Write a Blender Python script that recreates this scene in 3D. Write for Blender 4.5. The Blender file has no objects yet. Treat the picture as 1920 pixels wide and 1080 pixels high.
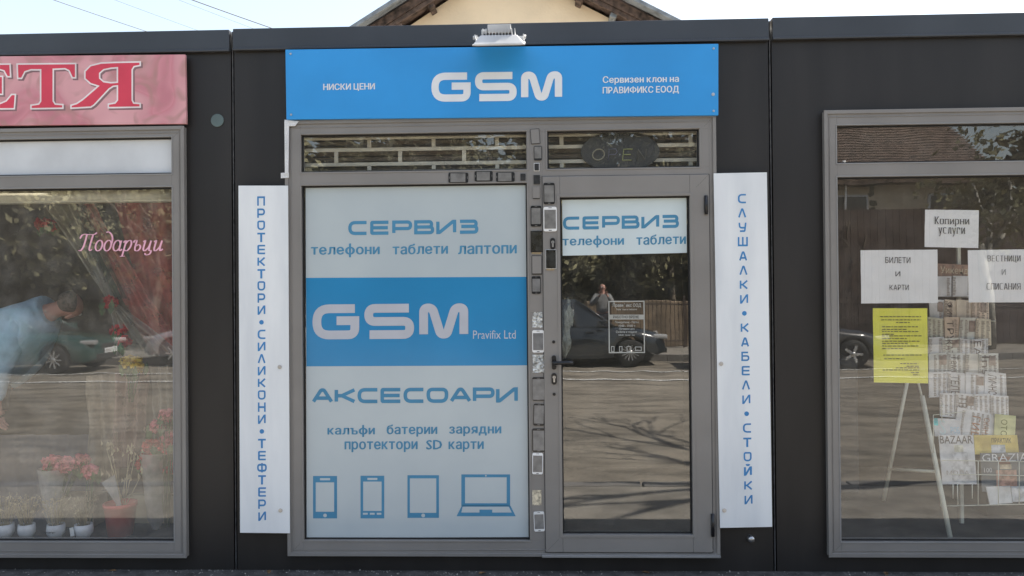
import bpy, bmesh, math, random
from mathutils import Vector, Matrix, Euler, noise
random.seed(11)
R = math.radians
# ------------------------------------------------------------------ camera, sky, sun, exposure
F = 1493.3; D = 4.33; H = 1.446
PSI, PITCH, ROLL = R(1.9), R(.35), R(.5)
sc = bpy.context.scene
fw = Vector((-math.sin(PSI)*math.cos(PITCH), math.cos(PSI)*math.cos(PITCH), math.sin(PITCH)))
r0 = Vector((math.cos(PSI), math.sin(PSI), 0)); u0 = r0.cross(fw)
rt = r0*math.cos(ROLL) - u0*math.sin(ROLL); up = u0*math.cos(ROLL) + r0*math.sin(ROLL)
cam = bpy.data.objects.new('camera', bpy.data.cameras.new('camera'))
sc.collection.objects.link(cam); sc.camera = cam
cam.data.sensor_width = 36; cam.data.lens = 36*F/1920; cam.data.clip_start = .05; cam.data.clip_end = 600
cam.matrix_world = Matrix.Translation((0, -D, H)) @ Matrix((rt, up, -fw)).transposed().to_4x4()

SUN_EL, SUN_AZ = R(50), R(66)          # azimuth from +Y towards +X
w = bpy.data.worlds.new('World'); sc.world = w; w.use_nodes = True
nt = w.node_tree; bg = nt.nodes['Background']
sky = nt.nodes.new('ShaderNodeTexSky'); sky.sky_type = 'NISHITA'; sky.sun_disc = False
sky.sun_elevation = SUN_EL; sky.sun_rotation = SUN_AZ; sky.dust_density = 2.0; sky.air_density = 1.3; sky.ozone_density = .6
hsv = nt.nodes.new('ShaderNodeHueSaturation'); hsv.inputs['Saturation'].default_value = .74   # hazy, milky sky
nt.links.new(sky.outputs[0], hsv.inputs['Color']); nt.links.new(hsv.outputs[0], bg.inputs[0]); bg.inputs[1].default_value = .098
sd = Vector((math.sin(SUN_AZ)*math.cos(SUN_EL), math.cos(SUN_AZ)*math.cos(SUN_EL), math.sin(SUN_EL)))
sun = bpy.data.objects.new('sun', bpy.data.lights.new('sun', 'SUN')); sc.collection.objects.link(sun)
sun.data.energy = 5.0; sun.data.angle = R(.5); sun.data.color = (1, .95, .86)
sun.rotation_euler = sd.to_track_quat('Z', 'Y').to_euler()
sun.location = (6, 4, 12)
sc.view_settings.view_transform = 'Standard'; sc.view_settings.look = 'None'
sc.view_settings.exposure = 1.64; sc.view_settings.gamma = 1; sc.view_settings.use_curve_mapping = False
sc.render.engine = 'CYCLES'
sc.cycles.use_denoising = True; sc.cycles.max_bounces = 10; sc.cycles.transparent_max_bounces = 16
sc.cycles.caustics_reflective = False; sc.cycles.caustics_refractive = False; sc.cycles.sample_clamp_indirect = 6

# ------------------------------------------------------------------ helpers
def at(px, py, Y=0.0):
    """point of the vertical plane y=Y seen at a pixel of the 1920x1080 photograph -> (X, Z)"""
    d = fw + rt*((px-960)/F) - up*((py-540)/F)
    t = (Y+D)/d.y
    return t*d.x, H+t*d.z
def rect(x0, y0, x1, y1, Y=0.0):
    """axis-aligned rectangle (X0,X1,Z0,Z1) on the plane for a pixel rectangle"""
    p = [at(a, b, Y) for a, b in ((x0, y0), (x1, y0), (x1, y1), (x0, y1))]
    return (p[0][0]+p[3][0])/2, (p[1][0]+p[2][0])/2, (p[2][1]+p[3][1])/2, (p[0][1]+p[1][1])/2
def mir(px, py, d):
    """place d metres in front of the shop front that its glass mirrors at that pixel"""
    x, z = at(px, py, d); return Vector((x, -d, z))
def lin(c): c /= 255; return c/12.92 if c <= .04045 else ((c+.055)/1.055)**2.4
def A(r, g, b, k=.74): return tuple(min(.9, lin(v)/k) for v in (r, g, b))

MATS = {}
def mat(name, color, rough=.6, metal=0., var=.08, vscale=6., bump=0., bscale=60., spec=.5, stain=None, coat=0., streak=None):
    if name in MATS: return MATS[name]
    m = bpy.data.materials.new(name); m.use_nodes = True; n = m.node_tree.nodes; L = m.node_tree.links
    b = n['Principled BSDF']; b.inputs['Roughness'].default_value = rough; b.inputs['Metallic'].default_value = metal
    b.inputs['Specular IOR Level'].default_value = spec; b.inputs['Coat Weight'].default_value = coat
    tc = n.new('ShaderNodeTexCoord'); ge = n.new('ShaderNodeNewGeometry')
    tx = n.new('ShaderNodeTexNoise'); tx.inputs['Scale'].default_value = vscale; tx.inputs['Detail'].default_value = 5
    src = ge.outputs['Position']
    if streak:
        mp = n.new('ShaderNodeMapping'); mp.inputs['Scale'].default_value = streak; L.new(src, mp.inputs[0]); src = mp.outputs[0]
    L.new(src, tx.inputs['Vector'])
    mx = n.new('ShaderNodeMix'); mx.data_type = 'RGBA'
    c = Vector(color); st = Vector(stain) if stain else c*(1-2.2*var)
    mx.inputs[6].default_value = (*[max(0, v) for v in st], 1); mx.inputs[7].default_value = (*[min(.95, v) for v in c*(1+var)], 1)
    mr = n.new('ShaderNodeMapRange'); mr.inputs[1].default_value = .3; mr.inputs[2].default_value = .62
    L.new(tx.outputs[0], mr.inputs[0]); L.new(mr.outputs[0], mx.inputs[0]); L.new(mx.outputs[2], b.inputs['Base Color'])
    if bump:
        bt = n.new('ShaderNodeTexNoise'); bt.inputs['Scale'].default_value = bscale; bt.inputs['Detail'].default_value = 4
        L.new(ge.outputs['Position'], bt.inputs['Vector'])
        bm = n.new('ShaderNodeBump'); bm.inputs['Strength'].default_value = bump; bm.inputs['Distance'].default_value = .02
        L.new(bt.outputs[0], bm.inputs['Height']); L.new(bm.outputs[0], b.inputs['Normal'])
    MATS[name] = m; return m
def glass_mat(name, tint=(.99, .99, .985), ior=2.0, wave=.012, rough=0.0, veil=.075):
    m = bpy.data.materials.new(name); m.use_nodes = True; n = m.node_tree.nodes; L = m.node_tree.links
    n.clear(); o = n.new('ShaderNodeOutputMaterial'); t = n.new('ShaderNodeBsdfTransparent'); g = n.new('ShaderNodeBsdfGlossy')
    d = n.new('ShaderNodeBsdfDiffuse'); d.inputs[0].default_value = (.55, .53, .48, 1)  # pale diffuse veil mixed over the clear pane, mottled by noise
    t.inputs[0].default_value = (*tint, 1); g.inputs['Roughness'].default_value = rough; g.inputs[0].default_value = (1, 1, 1, 1)
    fr = n.new('ShaderNodeFresnel'); fr.inputs[0].default_value = ior
    ge = n.new('ShaderNodeNewGeometry'); iv = n.new('ShaderNodeMath'); iv.operation = 'SUBTRACT'; iv.inputs[0].default_value = 1
    L.new(ge.outputs['Backfacing'], iv.inputs[1]); mu = n.new('ShaderNodeMath'); mu.operation = 'MULTIPLY'
    L.new(fr.outputs[0], mu.inputs[0]); L.new(iv.outputs[0], mu.inputs[1])
    nz = n.new('ShaderNodeTexNoise'); nz.inputs['Scale'].default_value = 3.2; nz.inputs['Detail'].default_value = 1; L.new(ge.outputs['Position'], nz.inputs['Vector'])
    bm = n.new('ShaderNodeBump'); bm.inputs['Strength'].default_value = 1; bm.inputs['Distance'].default_value = wave*.03
    L.new(nz.outputs[0], bm.inputs['Height']); L.new(bm.outputs[0], g.inputs['Normal'])
    dn = n.new('ShaderNodeTexNoise'); dn.inputs['Scale'].default_value = 9; dn.inputs['Detail'].default_value = 8; L.new(ge.outputs['Position'], dn.inputs['Vector'])
    dm = n.new('ShaderNodeMath'); dm.operation = 'POWER'; dm.inputs[1].default_value = 3; L.new(dn.outputs[0], dm.inputs[0])
    ds = n.new('ShaderNodeMath'); ds.operation = 'MULTIPLY'; ds.inputs[1].default_value = veil*1.6; L.new(dm.outputs[0], ds.inputs[0]); da = n.new('ShaderNodeMath'); da.operation = 'ADD'; da.inputs[1].default_value = veil*.22; L.new(ds.outputs[0], da.inputs[0]); ds = da
    m0 = n.new('ShaderNodeMixShader'); L.new(ds.outputs[0], m0.inputs[0]); L.new(t.outputs[0], m0.inputs[1]); L.new(d.outputs[0], m0.inputs[2])
    m1 = n.new('ShaderNodeMixShader'); L.new(mu.outputs[0], m1.inputs[0]); L.new(m0.outputs[0], m1.inputs[1]); L.new(g.outputs[0], m1.inputs[2])
    L.new(m1.outputs[0], o.inputs[0]); MATS[name] = m; return m
def sheer_mat(name, color, alpha):
    m = mat(name, color, .8, var=.15, vscale=14); n = m.node_tree.nodes
    m.node_tree.nodes['Principled BSDF'].inputs['Alpha'].default_value = alpha
    return m

COL = sc.collection
WORLD = {}
def tag(o, label=None, cat=None, group=None, kind=None):
    for k, v in (('label', label), ('category', cat), ('group', group), ('kind', kind)):
        if v: o[k] = v
    return o
def thing(name, label, cat, loc=(0, 0, 0), group=None):
    o = bpy.data.objects.new(name, None); COL.objects.link(o); o.location = loc; o.empty_display_size = .1
    WORLD[o.name] = Vector(loc); return tag(o, label, cat, group)
class MB:
    def __init__(s): s.v = []; s.f = []; s.m = []; s.sm = []
    def add(s, vs, fs, mi=0, smooth=False):
        k = len(s.v); s.v += [tuple(v) for v in vs]; s.f += [tuple(i+k for i in f) for f in fs]; s.m += [mi]*len(fs); s.sm += [smooth]*len(fs); return s
    def box(s, x0, x1, y0, y1, z0, z1, mi=0):
        return s.add([(x0,y0,z0),(x1,y0,z0),(x1,y1,z0),(x0,y1,z0),(x0,y0,z1),(x1,y0,z1),(x1,y1,z1),(x0,y1,z1)],
                     [(0,1,5,4),(1,2,6,5),(2,3,7,6),(3,0,4,7),(4,5,6,7),(3,2,1,0)], mi)
    def obox(s, c, ax, mi=0):
        """oriented box: centre and three half-axis vectors"""
        c = Vector(c); a, b, d = [Vector(q) for q in ax]
        vs = [c+i*a+j*b+k*d for k in (-1, 1) for j, i in ((-1, -1), (-1, 1), (1, 1), (1, -1))]
        return s.add(vs, [(0,1,5,4),(1,2,6,5),(2,3,7,6),(3,0,4,7),(4,5,6,7),(3,2,1,0)], mi)
    def prism(s, pts, y0, y1, mi=0):
        """polygon in XZ (counter-clockwise seen from -Y) extruded from y0 (front) to y1"""
        n = len(pts); vs = [(x, y0, z) for x, z in pts]+[(x, y1, z) for x, z in pts]
        fs = [tuple(range(n)), tuple(range(2*n-1, n-1, -1))]+[(i, i+n, (i+1) % n+n, (i+1) % n) for i in range(n)]
        return s.add(vs, fs, mi)
    def tube(s, path, r, seg=6, mi=0, smooth=True, cap=True):
        path = [Vector(p) for p in path]; rs = r if isinstance(r, (list, tuple)) else [r]*len(path)
        vs = []; n = len(path); ref = None
        for i, p in enumerate(path):
            t = (path[min(i+1, n-1)]-path[max(i-1, 0)]).normalized()
            if ref is None: ref = t.orthogonal().normalized()
            ref = (ref-t*ref.dot(t)).normalized(); b = t.cross(ref)
            vs += [p+(ref*math.cos(2*math.pi*k/seg)+b*math.sin(2*math.pi*k/seg))*rs[i] for k in range(seg)]
        fs = [(i*seg+k, i*seg+(k+1) % seg, (i+1)*seg+(k+1) % seg, (i+1)*seg+k) for i in range(n-1) for k in range(seg)]
        if cap: fs += [tuple(range(seg-1, -1, -1)), tuple((n-1)*seg+k for k in range(seg))]
        return s.add(vs, fs, mi, smooth)
    def lathe(s, prof, c=(0, 0, 0), axis='Z', seg=20, mi=0, smooth=True):
        c = Vector(c); vs = []
        for r, h in prof:
            for k in range(seg):
                a = 2*math.pi*k/seg; x, y = r*math.cos(a), r*math.sin(a)
                vs.append(c+(Vector((x, y, h)) if axis == 'Z' else Vector((x, h, y)) if axis == 'Y' else Vector((h, x, y))))
        n = len(prof); fs = [(i*seg+k, i*seg+(k+1) % seg, (i+1)*seg+(k+1) % seg, (i+1)*seg+k) for i in range(n-1) for k in range(seg)]
        return s.add(vs, fs, mi, smooth)
    def build(s, name, m, parent=None, bevel=0, label=None, cat=None, group=None, kind=None, origin='auto'):
        ms = m if isinstance(m, (list, tuple)) else [m]
        me = bpy.data.meshes.new(name)
        xs = [[v[i] for v in s.v] for i in range(3)]
        if origin == 'auto':
            o = Vector(((min(xs[0])+max(xs[0]))/2, (min(xs[1])+max(xs[1]))/2, min(xs[2]) if not parent else (min(xs[2])+max(xs[2]))/2))
        else: o = Vector(origin)
        me.from_pydata([(v[0]-o.x, v[1]-o.y, v[2]-o.z) for v in s.v], [], s.f)
        for q in ms: me.materials.append(q)
        me.polygons.foreach_set('material_index', s.m); me.polygons.foreach_set('use_smooth', s.sm); me.update()
        ob = bpy.data.objects.new(name, me); COL.objects.link(ob)
        WORLD[ob.name] = o
        if parent: ob.parent = parent; ob.location = o-WORLD[parent.name]
        else: ob.location = o
        if bevel:
            b = ob.modifiers.new('bevel', 'BEVEL'); b.width = bevel; b.segments = 2; b.limit_method = 'ANGLE'
        return tag(ob, label, cat, group, kind)
def box(name, m, b, parent=None, bevel=0, **k): return MB().box(*b).build(name, m, parent, bevel, **k)
def board(name, m, q, y0, th, parent=None, bevel=0, **k):
    """flat board whose four corners (TL,TR,BR,BL, pixels) lie on plane y0; th thick behind it"""
    p = [at(*c, y0) for c in q]
    return MB().prism([p[3], p[2], p[1], p[0]], y0, y0+th).build(name, m, parent, bevel, **k)
def rframe(mb, X0, X1, Z0, Z1, t, y0, y1):
    """rectangular ring, t = (left,right,bottom,top) widths"""
    l, r, b, tp = t
    mb.prism([(X0,Z0),(X0+l,Z0+b),(X0+l,Z1-tp),(X0,Z1)], y0, y1); mb.prism([(X1,Z1),(X1-r,Z1-tp),(X1-r,Z0+b),(X1,Z0)], y0, y1)
    mb.prism([(X0,Z0),(X1,Z0),(X1-r,Z0+b),(X0+l,Z0+b)], y0, y1); mb.prism([(X1,Z1),(X0,Z1),(X0+l,Z1-tp),(X1-r,Z1-tp)], y0, y1)
    return mb
def disc(mb, x, z, r, y0, y1, seg=14, mi=0):
    return mb.prism([(x+r*math.cos(2*math.pi*k/seg), z+r*math.sin(2*math.pi*k/seg)) for k in range(seg)], y0, y1, mi)
def copy_tree(o, parent=None):
    c = o.copy(); COL.objects.link(c); c.parent = parent
    for ch in list(o.children): copy_tree(ch, c)
    return c

# ---- lettering -----------------------------------------------------
FC = {}
def font2d(s, bold):
    k = (s, bold)
    if k not in FC:
        c = bpy.data.curves.new('t', 'FONT'); c.body = s; c.offset = bold; c.resolution_u = 2
        o = bpy.data.objects.new('t', c); COL.objects.link(o); bpy.context.view_layer.update()
        m = bpy.data.meshes.new_from_object(o.evaluated_get(bpy.context.evaluated_depsgraph_get()))
        vs = [(v.co.x, v.co.y) for v in m.vertices]; fs = [tuple(p.vertices) for p in m.polygons]
        bpy.data.objects.remove(o); bpy.data.meshes.remove(m); bpy.data.curves.remove(c)
        FC[k] = (vs, fs, None)
    return FC[k]
def put2d(name, m, geo, q, y, parent=None, **k):
    """fit flat letters to TL,TR,BL pixel corners on plane y"""
    vs, fs, ly = geo[:3]
    x0, x1 = min(v[0] for v in vs), max(v[0] for v in vs); y0, y1 = min(v[1] for v in vs), max(v[1] for v in vs)
    if len(geo) > 3 and len(geo[3]) > 1:      # one object for each letter
        TL, TR, BL = [Vector(at(*c, y)) for c in q]
        for a, b, c, d in geo[3]:
            if b > a:
                pts = []
                for i in range(a, b): p = BL+(TR-TL)*((vs[i][0]-x0)/(x1-x0))+(TL-BL)*((vs[i][1]-y0)/(y1-y0)); pts.append((p.x, y-ly[i]*.00008, p.y))
                MB().add(pts, [tuple(i-a for i in f) for f in fs[c:d]]).build('letter', m, parent)
        return None
    TL, TR, BL = [Vector(at(*c, y)) for c in q]
    mb = MB(); out = []
    for i, v in enumerate(vs):
        p = BL+(TR-TL)*((v[0]-x0)/(x1-x0))+(TL-BL)*((v[1]-y0)/(y1-y0)); out.append((p.x, y-(ly[i]*.00008 if ly else 0), p.y))
    mb.add(out, fs); return mb.build(name, m, parent, **k)
def bolder(geo, d):
    if not d: return geo
    vs, fs, _ = geo; V, Fc, ly = [], [], []; n = len(vs)
    for k, (dx, dz) in enumerate(((0, 0), (d, 0), (-d, 0), (d*.5, d*.6), (-d*.5, -d*.6))):
        V += [(x+dx, y+dz) for x, y in vs]; Fc += [tuple(i+k*n for i in f) for f in fs]; ly += [k*.6]*n
    return V, Fc, ly
def text(m, s, q, y, parent, bold=.012, name='lettering', **k):
    if len(q) == 4 and not isinstance(q[0], tuple): x0, y0, x1, y1 = q; q = ((x0, y0), (x1, y0), (x0, y1))
    return put2d(name, m, bolder(font2d(s, 0), bold*1.15), q, y, parent, **k)
# stroke letters: points (u, v[, corner radius]) in the letter's box, v up
r_ = .42
G = {
 'С': [[(1,1),(0,1,r_),(0,0,r_),(1,0)]], 'C': [[(1,1),(0,1,r_),(0,0,r_),(1,0)]],
 'Е': [[(1,1),(0,1,.06),(0,0,.06),(1,0)], [(0,.5),(.96,.5)]],
 'Р': [[(0,0),(0,1),(1,1,.3),(1,.4,.3),(0,.4)]],
 'В': [[(0,.52),(0,1),(.94,1,.24),(.94,.52,.24),(0,.52)], [(0,.52),(1,.52,.26),(1,0,.26),(0,0),(0,.52)]],
 'И': [[(0,1),(0,0),(.1,0,.05),(.9,1,.05),(1,1),(1,0)]],
 'З': [[(0,1),(.96,1,.24),(.96,.53,.24),(.08,.53)], [(.08,.53),(1,.53,.26),(1,0,.26),(0,0)]],
 'А': [[(0,0),(.42,1,.12),(.58,1,.12),(1,0)], [(.2,.3),(.8,.3)]],
 'К': [[(0,1),(0,0)], [(1,1),(.3,.5),(1,0)], [(0,.5),(.32,.5)]],
 'О': [[(.5,1),(0,1,r_),(0,0,r_),(1,0,r_),(1,1,r_),(.5,1)]],
 'П': [[(0,0),(0,1),(1,1),(1,0)]], 'Т': [[(0,1),(1,1)], [(.5,1),(.5,0)]],
 'Л': [[(0,0),(.44,1,.1),(.56,1,.1),(1,0)]], 'У': [[(0,1),(.08,.4,.2),(.9,.4)], [(1,1),(.85,.0,.1),(.1,0)]],
 'Ш': [[(0,1),(0,0),(1,0),(1,1)], [(.5,1),(.5,0)]], 'Б': [[(.92,1),(0,1),(0,0),(1,0,.25),(1,.55,.25),(0,.55)]],
 'Н': [[(0,1),(0,0)], [(1,1),(1,0)], [(0,.5),(1,.5)]],
 'Ф': [[(.5,.82),(0,.82,.3),(0,.18,.3),(1,.18,.3),(1,.82,.3),(.5,.82)], [(.5,1),(.5,0)]],
 'Й': [[(0,1),(0,0),(.1,0,.05),(.9,1,.05),(1,1),(1,0)], [(.25,1.4),(.4,1.25),(.6,1.25),(.75,1.4)]],
 'G': [[(1,1),(0,1,.36),(0,0,.36),(1,0,.34),(1,.54),(.52,.54)]],
 'S': [[(.98,1),(0,1,.3),(0,.5,.3),(1,.5,.3),(1,0,.3),(.02,0)]],
 'M': [[(0,0),(0,1,.22),(.22,1,.18),(.42,0,.14),(.58,0,.14),(.78,1,.18),(1,1,.22),(1,0)]],
 'Ц': [[(0,1),(0,0),(.9,0)], [(.9,1),(.9,0)], [(.88,0),(1,0),(1,-.22)]], 'Я': [[(1,0),(1,1),(0,1,.3),(0,.45,.3),(1,.45)], [(.5,.45),(0,0)]],
 'к': [[(0,.66),(0,0)], [(1,.66),(.3,.34),(1,0)], [(0,.34),(.3,.34)]], 'о': [[(.5,.68),(0,.68,.34),(0,0,.34),(1,0,.34),(1,.68,.34),(.5,.68)]],
 'п': [[(0,0),(0,.66),(1,.66),(1,0)]], 'и': [[(0,.66),(0,0),(.1,0),(.9,.66),(1,.66),(1,0)]], 'н': [[(0,.66),(0,0)], [(1,.66),(1,0)], [(0,.34),(1,.34)]],
 'р': [[(0,-.3),(0,.66),(1,.66,.3),(1,0,.3),(0,0)]], 'у': [[(0,.66),(.52,0)], [(1,.66),(.35,-.3),(0,-.3)]], 'с': [[(1,.6),(.8,.68),(0,.68,.34),(0,0,.34),(1,0.04)]],
 'л': [[(0,0),(.3,.1),(.4,.66),(1,.66),(1,0)]], 'г': [[(0,0),(0,.66),(.9,.66),(.9,.5)]],
}
def corner(path, asp):
    out = []; n = len(path)
    P = [Vector((p[0]*asp, p[1])) for p in path]
    for i, p in enumerate(path):
        if len(p) < 3 or i in (0, n-1): out.append(P[i]); continue
        a, b = P[i-1]-P[i], P[i+1]-P[i]; d = min(p[2], a.length*.5, b.length*.5)
        s, e = P[i]+a.normalized()*d, P[i]+b.normalized()*d
        for k in range(8):
            t = k/7; out.append(s*(1-t)**2+P[i]*2*t*(1-t)+e*t*t)
    res = [out[0]]
    for q in out[1:]:
        if (q-res[-1]).length > 1e-4: res.append(q)
    return res
def ribbon(pts, wf):
    """quad strip of a poly-line with mitred joints; wf(dir)->half width"""
    n = len(pts); ds = [(pts[i+1]-pts[i]).normalized() for i in range(n-1)]; vs = []
    closed = (pts[0]-pts[-1]).length < 1e-3
    for i in range(n):
        d0 = ds[i-1] if i > 0 else (ds[-1] if closed else ds[0]); d1 = ds[i] if i < n-1 else (ds[0] if closed else ds[-1])
        n0, n1 = Vector((-d0.y, d0.x)), Vector((-d1.y, d1.x)); h = (n0+n1)
        h = n1 if h.length < .2 else h.normalized(); c = max(.45, h.dot(n1)); wd = (wf(d0)+wf(d1))/2/c
        vs += [tuple(pts[i]+h*wd), tuple(pts[i]-h*wd)]
    return vs, [(2*i+1, 2*i+3, 2*i+2, 2*i) for i in range(n-1)]
def strokes(s, aspect, t, gap=.25, widths={}, nib=None, shear=0, serif=0):
    """letters of height 1 laid over total width = aspect"""
    ws = [widths.get(ch, .5 if ch == ' ' else 1) for ch in s]
    unit = aspect/(sum(ws)+gap*(len(s)-1)); x = 0; vs, fs, ly = [], [], []; k = 0; cuts = []
    for ch, wd in zip(s, ws):
        c0 = len(vs), len(fs)
        wd *= unit
        for st in G.get(ch, []):
            pts = corner([(p[0], p[1]*(1-t)/1, *p[2:]) for p in st], wd-t)
            pts = [p+Vector((x+t/2+shear*p.y, t/2)) for p in pts]
            wf = (lambda d: t/2) if nib is None else (lambda d: t/2*(nib+(1-nib)*abs(d.y)))
            a, b = ribbon(pts, wf); o = len(vs); vs += a; fs += [tuple(i+o for i in q) for q in b]; ly += [k*2+.3*(j//2) for j in range(len(a))]; k = (k+1) % 3
            if serif:
                for e, f in ((pts[0], pts[1]), (pts[-1], pts[-2])):
                    dd = (f-e).normalized()
                    if abs(dd.y) > .8:
                        o = len(vs); z = e.y+(-.0 if dd.y > 0 else 0); th = t*.18
                        vs += [(e.x-serif, z-th), (e.x+serif, z-th), (e.x+serif, z+th), (e.x-serif, z+th)]; fs.append((o, o+1, o+2, o+3)); ly += [4]*4
        x += wd+gap*unit; cuts.append((c0[0], len(vs), c0[1], len(fs)))
    return vs, fs, ly, cuts
def techno(m, s, q, y, parent, t, gap=.25, name='lettering', widths={}, **k):
    if len(q) == 4 and not isinstance(q[0], tuple): x0, y0, x1, y1 = q; q = ((x0, y0), (x1, y0), (x0, y1))
    asp = (q[1][0]-q[0][0])/(q[2][1]-q[0][1])
    kk = {a: k.pop(a) for a in ('nib', 'shear', 'serif') if a in k}
    return put2d(name, m, strokes(s, asp, t, gap, widths, **kk), q, y, parent, **k)

def glyph(ch):
    """one letter of the plain sans; the ones with a ring and stem are composed"""
    if ch in 'фФ':
        vs, fs, _ = font2d('о' if ch == 'ф' else 'О', 0); xs = [v[0] for v in vs]; ys = [v[1] for v in vs]; x0, x1, y0, y1 = min(xs), max(xs), min(ys), max(ys)
        kx = 1.28; vs = [((x-x0)*kx, y if ch == 'ф' else y0+(y-y0)*.74+(y1-y0)*.13) for x, y in vs]; c = (x1-x0)*kx/2; n = len(vs); t = .045
        lo, hi = (y0-.2, y1+.24) if ch == 'ф' else (y0, y1)
        return vs+[(c-t, lo), (c+t, lo), (c+t, hi), (c-t, hi)], list(fs)+[(n, n+1, n+2, n+3)]
    if ch == 'н':
        vs = []
        for a, b, c, d in ((0, .09, 0, .54), (.34, .43, 0, .54), (.09, .34, .235, .31)): vs += [(a, c), (b, c), (b, d), (a, d)]
        return vs, [(0, 1, 2, 3), (4, 5, 6, 7), (8, 9, 10, 11)]
    if ch == 'ъ':
        vs = []
        for a, b, c, d in ((.11, .20, 0, .54), (0, .11, .465, .54), (.20, .44, .255, .325), (.20, .44, 0, .072)): vs += [(a, c), (b, c), (b, d), (a, d)]
        return vs+[(.42, .0), (.49, .03), (.53, .10), (.53, .225), (.49, .295), (.42, .325), (.44, .235), (.44, .09)], [(0, 1, 2, 3), (4, 5, 6, 7), (8, 9, 10, 11), (12, 13, 14, 15), (16, 17, 18, 23), (23, 18, 19, 22), (22, 19, 20, 21)]
    vs, fs, _ = font2d(ch, 0); x0 = min(v[0] for v in vs)
    return [(x-x0, y) for x, y in vs], list(fs)
def humanist(m, s, q, y, parent, t=.030, gap=.13, **k):
    """plain sans lettering, each letter set by its own width, weight t"""
    V, Fc, ly, cuts = [], [], [], []; x = 0
    for ch in s:
        if ch == ' ': x += .26; continue
        vs, fs = glyph(ch); c0 = len(V), len(Fc); w_ = max(v[0] for v in vs); kk = 0
        for k2, (dx, dz) in enumerate(((0, 0), (t, 0), (-t, 0), (t*.4, t*.35), (-t*.4, -t*.35))[:5 if t else 1]):
            for f in fs:       # every facet gets its own tiny depth, so that overlapping strokes never share a plane
                n = len(V); V += [(x+vs[i][0]+dx, vs[i][1]+dz) for i in f]; Fc.append(tuple(range(n, n+len(f)))); ly += [k2*1.5+(kk % 7)*.25]*len(f); kk += 1
        cuts.append((c0[0], len(V), c0[1], len(Fc))); x += w_+gap
    if len(cuts) == 1: cuts = []
    return put2d('lettering', m, (V, Fc, ly, cuts), q, y, parent, **k)
# ------------------------------------------------------------------ materials
M_wall = mat('anthracite_panel', A(37,35,34), .46, var=.12, vscale=1.6, bump=.06, bscale=5, spec=.4, streak=(3.2, 3.2, .5))
M_fascia = mat('anthracite_trim', A(50,53,58), .33, var=.10, vscale=2, bump=.05, bscale=4)
M_frame = mat('grey_aluminium', A(119,116,113), .38, var=.045, vscale=3, bump=.03, bscale=6)
M_frame2 = mat('grey_aluminium_light', A(124,123,122), .36, var=.05, vscale=5)
M_gasket = mat('black_rubber', (.012, .012, .013), .6)
M_black = mat('black_plastic', (.014, .014, .016), .3)
M_white = mat('white_board', A(206,209,211), .42, var=.03, vscale=1.4, stain=A(192,196,200), streak=(5, 5, .9), bump=.05, bscale=3)
M_print = mat('blue_print', A(52,118,172), .45, var=.04)
M_blue = mat('blue_sign', A(42,134,198), .35, var=.06, vscale=1.3, bump=.05, bscale=2.5)
M_signwhite = mat('sign_white_print', A(205,207,210), .45, var=.03)
M_film = mat('window_film', A(167,176,179), .14, var=.03, vscale=1.6, stain=A(160,170,175))
M_filmblue = mat('window_film_blue', A(45,122,168), .14, var=.04, vscale=1.6)
M_filmprint = mat('window_film_print', A(62,122,155), .5, var=.04)
M_filmwhite = mat('window_film_white', A(165,168,176), .4, var=.03)
M_steel = mat('steel', (.55, .55, .56), .3, metal=.9)
M_lampwhite = mat('lamp_white', (.55, .55, .55), .4)
M_foam = mat('white_foam', (.72, .73, .74), .8, bump=.4, bscale=120)
M_glass = glass_mat('window_glass')
M_glass_l = glass_mat('veiled_window_glass', veil=.17)  # stronger pale veil for the left shop window
M_glass_d = glass_mat('door_glass', tint=(.86, .87, .84), ior=2.3, wave=.016)
M_inner = mat('interior_wall', (.16, .13, .10), .8, var=.2, vscale=1.5)
M_innerf = mat('interior_floor', (.10, .09, .08), .7, var=.2)
M_roof = mat('kiosk_roof', (.5, .5, .49), .6)  # unseen from below; kept pale so sunlit bounce brightens the gable behind

# ------------------------------------------------------------------ ground
def gz(x): return -.066
def grid(name, m, x0, x1, y0, y1, nx, ny, zf, **k):
    mb = MB(); vs = [(x0+(x1-x0)*i/nx, y0+(y1-y0)*j/ny, 0) for j in range(ny+1) for i in range(nx+1)]
    vs = [(x, y, zf(x, y)) for x, y, z in vs]
    fs = [(j*(nx+1)+i, j*(nx+1)+i+1, (j+1)*(nx+1)+i+1, (j+1)*(nx+1)+i) for j in range(ny) for i in range(nx)]
    return mb.add(vs, fs).build(name, m, kind='structure', **k)
M_pave = mat('concrete_pavement', (.26, .235, .2), .85, var=.16, vscale=3.5, bump=.6, bscale=70)
M_asph = mat('old_asphalt', (.225, .195, .155), .9, var=.22, vscale=2.6, bump=1.0, bscale=16, streak=(.5, 1.2, 1))
M_line = mat('road_paint', (.7, .69, .66), .7, var=.2, vscale=9)
M_kerb = mat('kerb_concrete', (.17, .16, .15), .85, var=.15)
M_earth = mat('earth', (.10, .085, .055), .95, var=.3, vscale=.8)
ROADZ = -.22
grid('pavement', M_pave, -40, 40, -1.92, 3.2, 320, 6, lambda x, y: gz(x))
grid('road', M_asph, -60, 60, -14.6, -2.06, 60, 40, lambda x, y: ROADZ+.012*noise.noise((x*.5, y*.7, 0)))
kerb = tag(bpy.data.objects.new('kerb', None), kind='structure'); COL.objects.link(kerb); WORLD['kerb'] = Vector((0, 0, 0))
for i in range(-10, 12):
    x = i*.8
    box('kerb_stone', M_kerb, (x+.005, x+.79, -2.06, -1.922, -.35, gz(x+.4)+.01), kerb, bevel=.012)
def mg(px, py, z):
    """ground place mirrored at a pixel of the glass"""
    d = fw + rt*((px-960)/F) - up*((py-540)/F); t = (z-H)/d.z
    return Vector((t*d.x, D-t*d.y-0*D, z)) if False else Vector((t*d.x, -(t*d.y-D), z))
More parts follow.
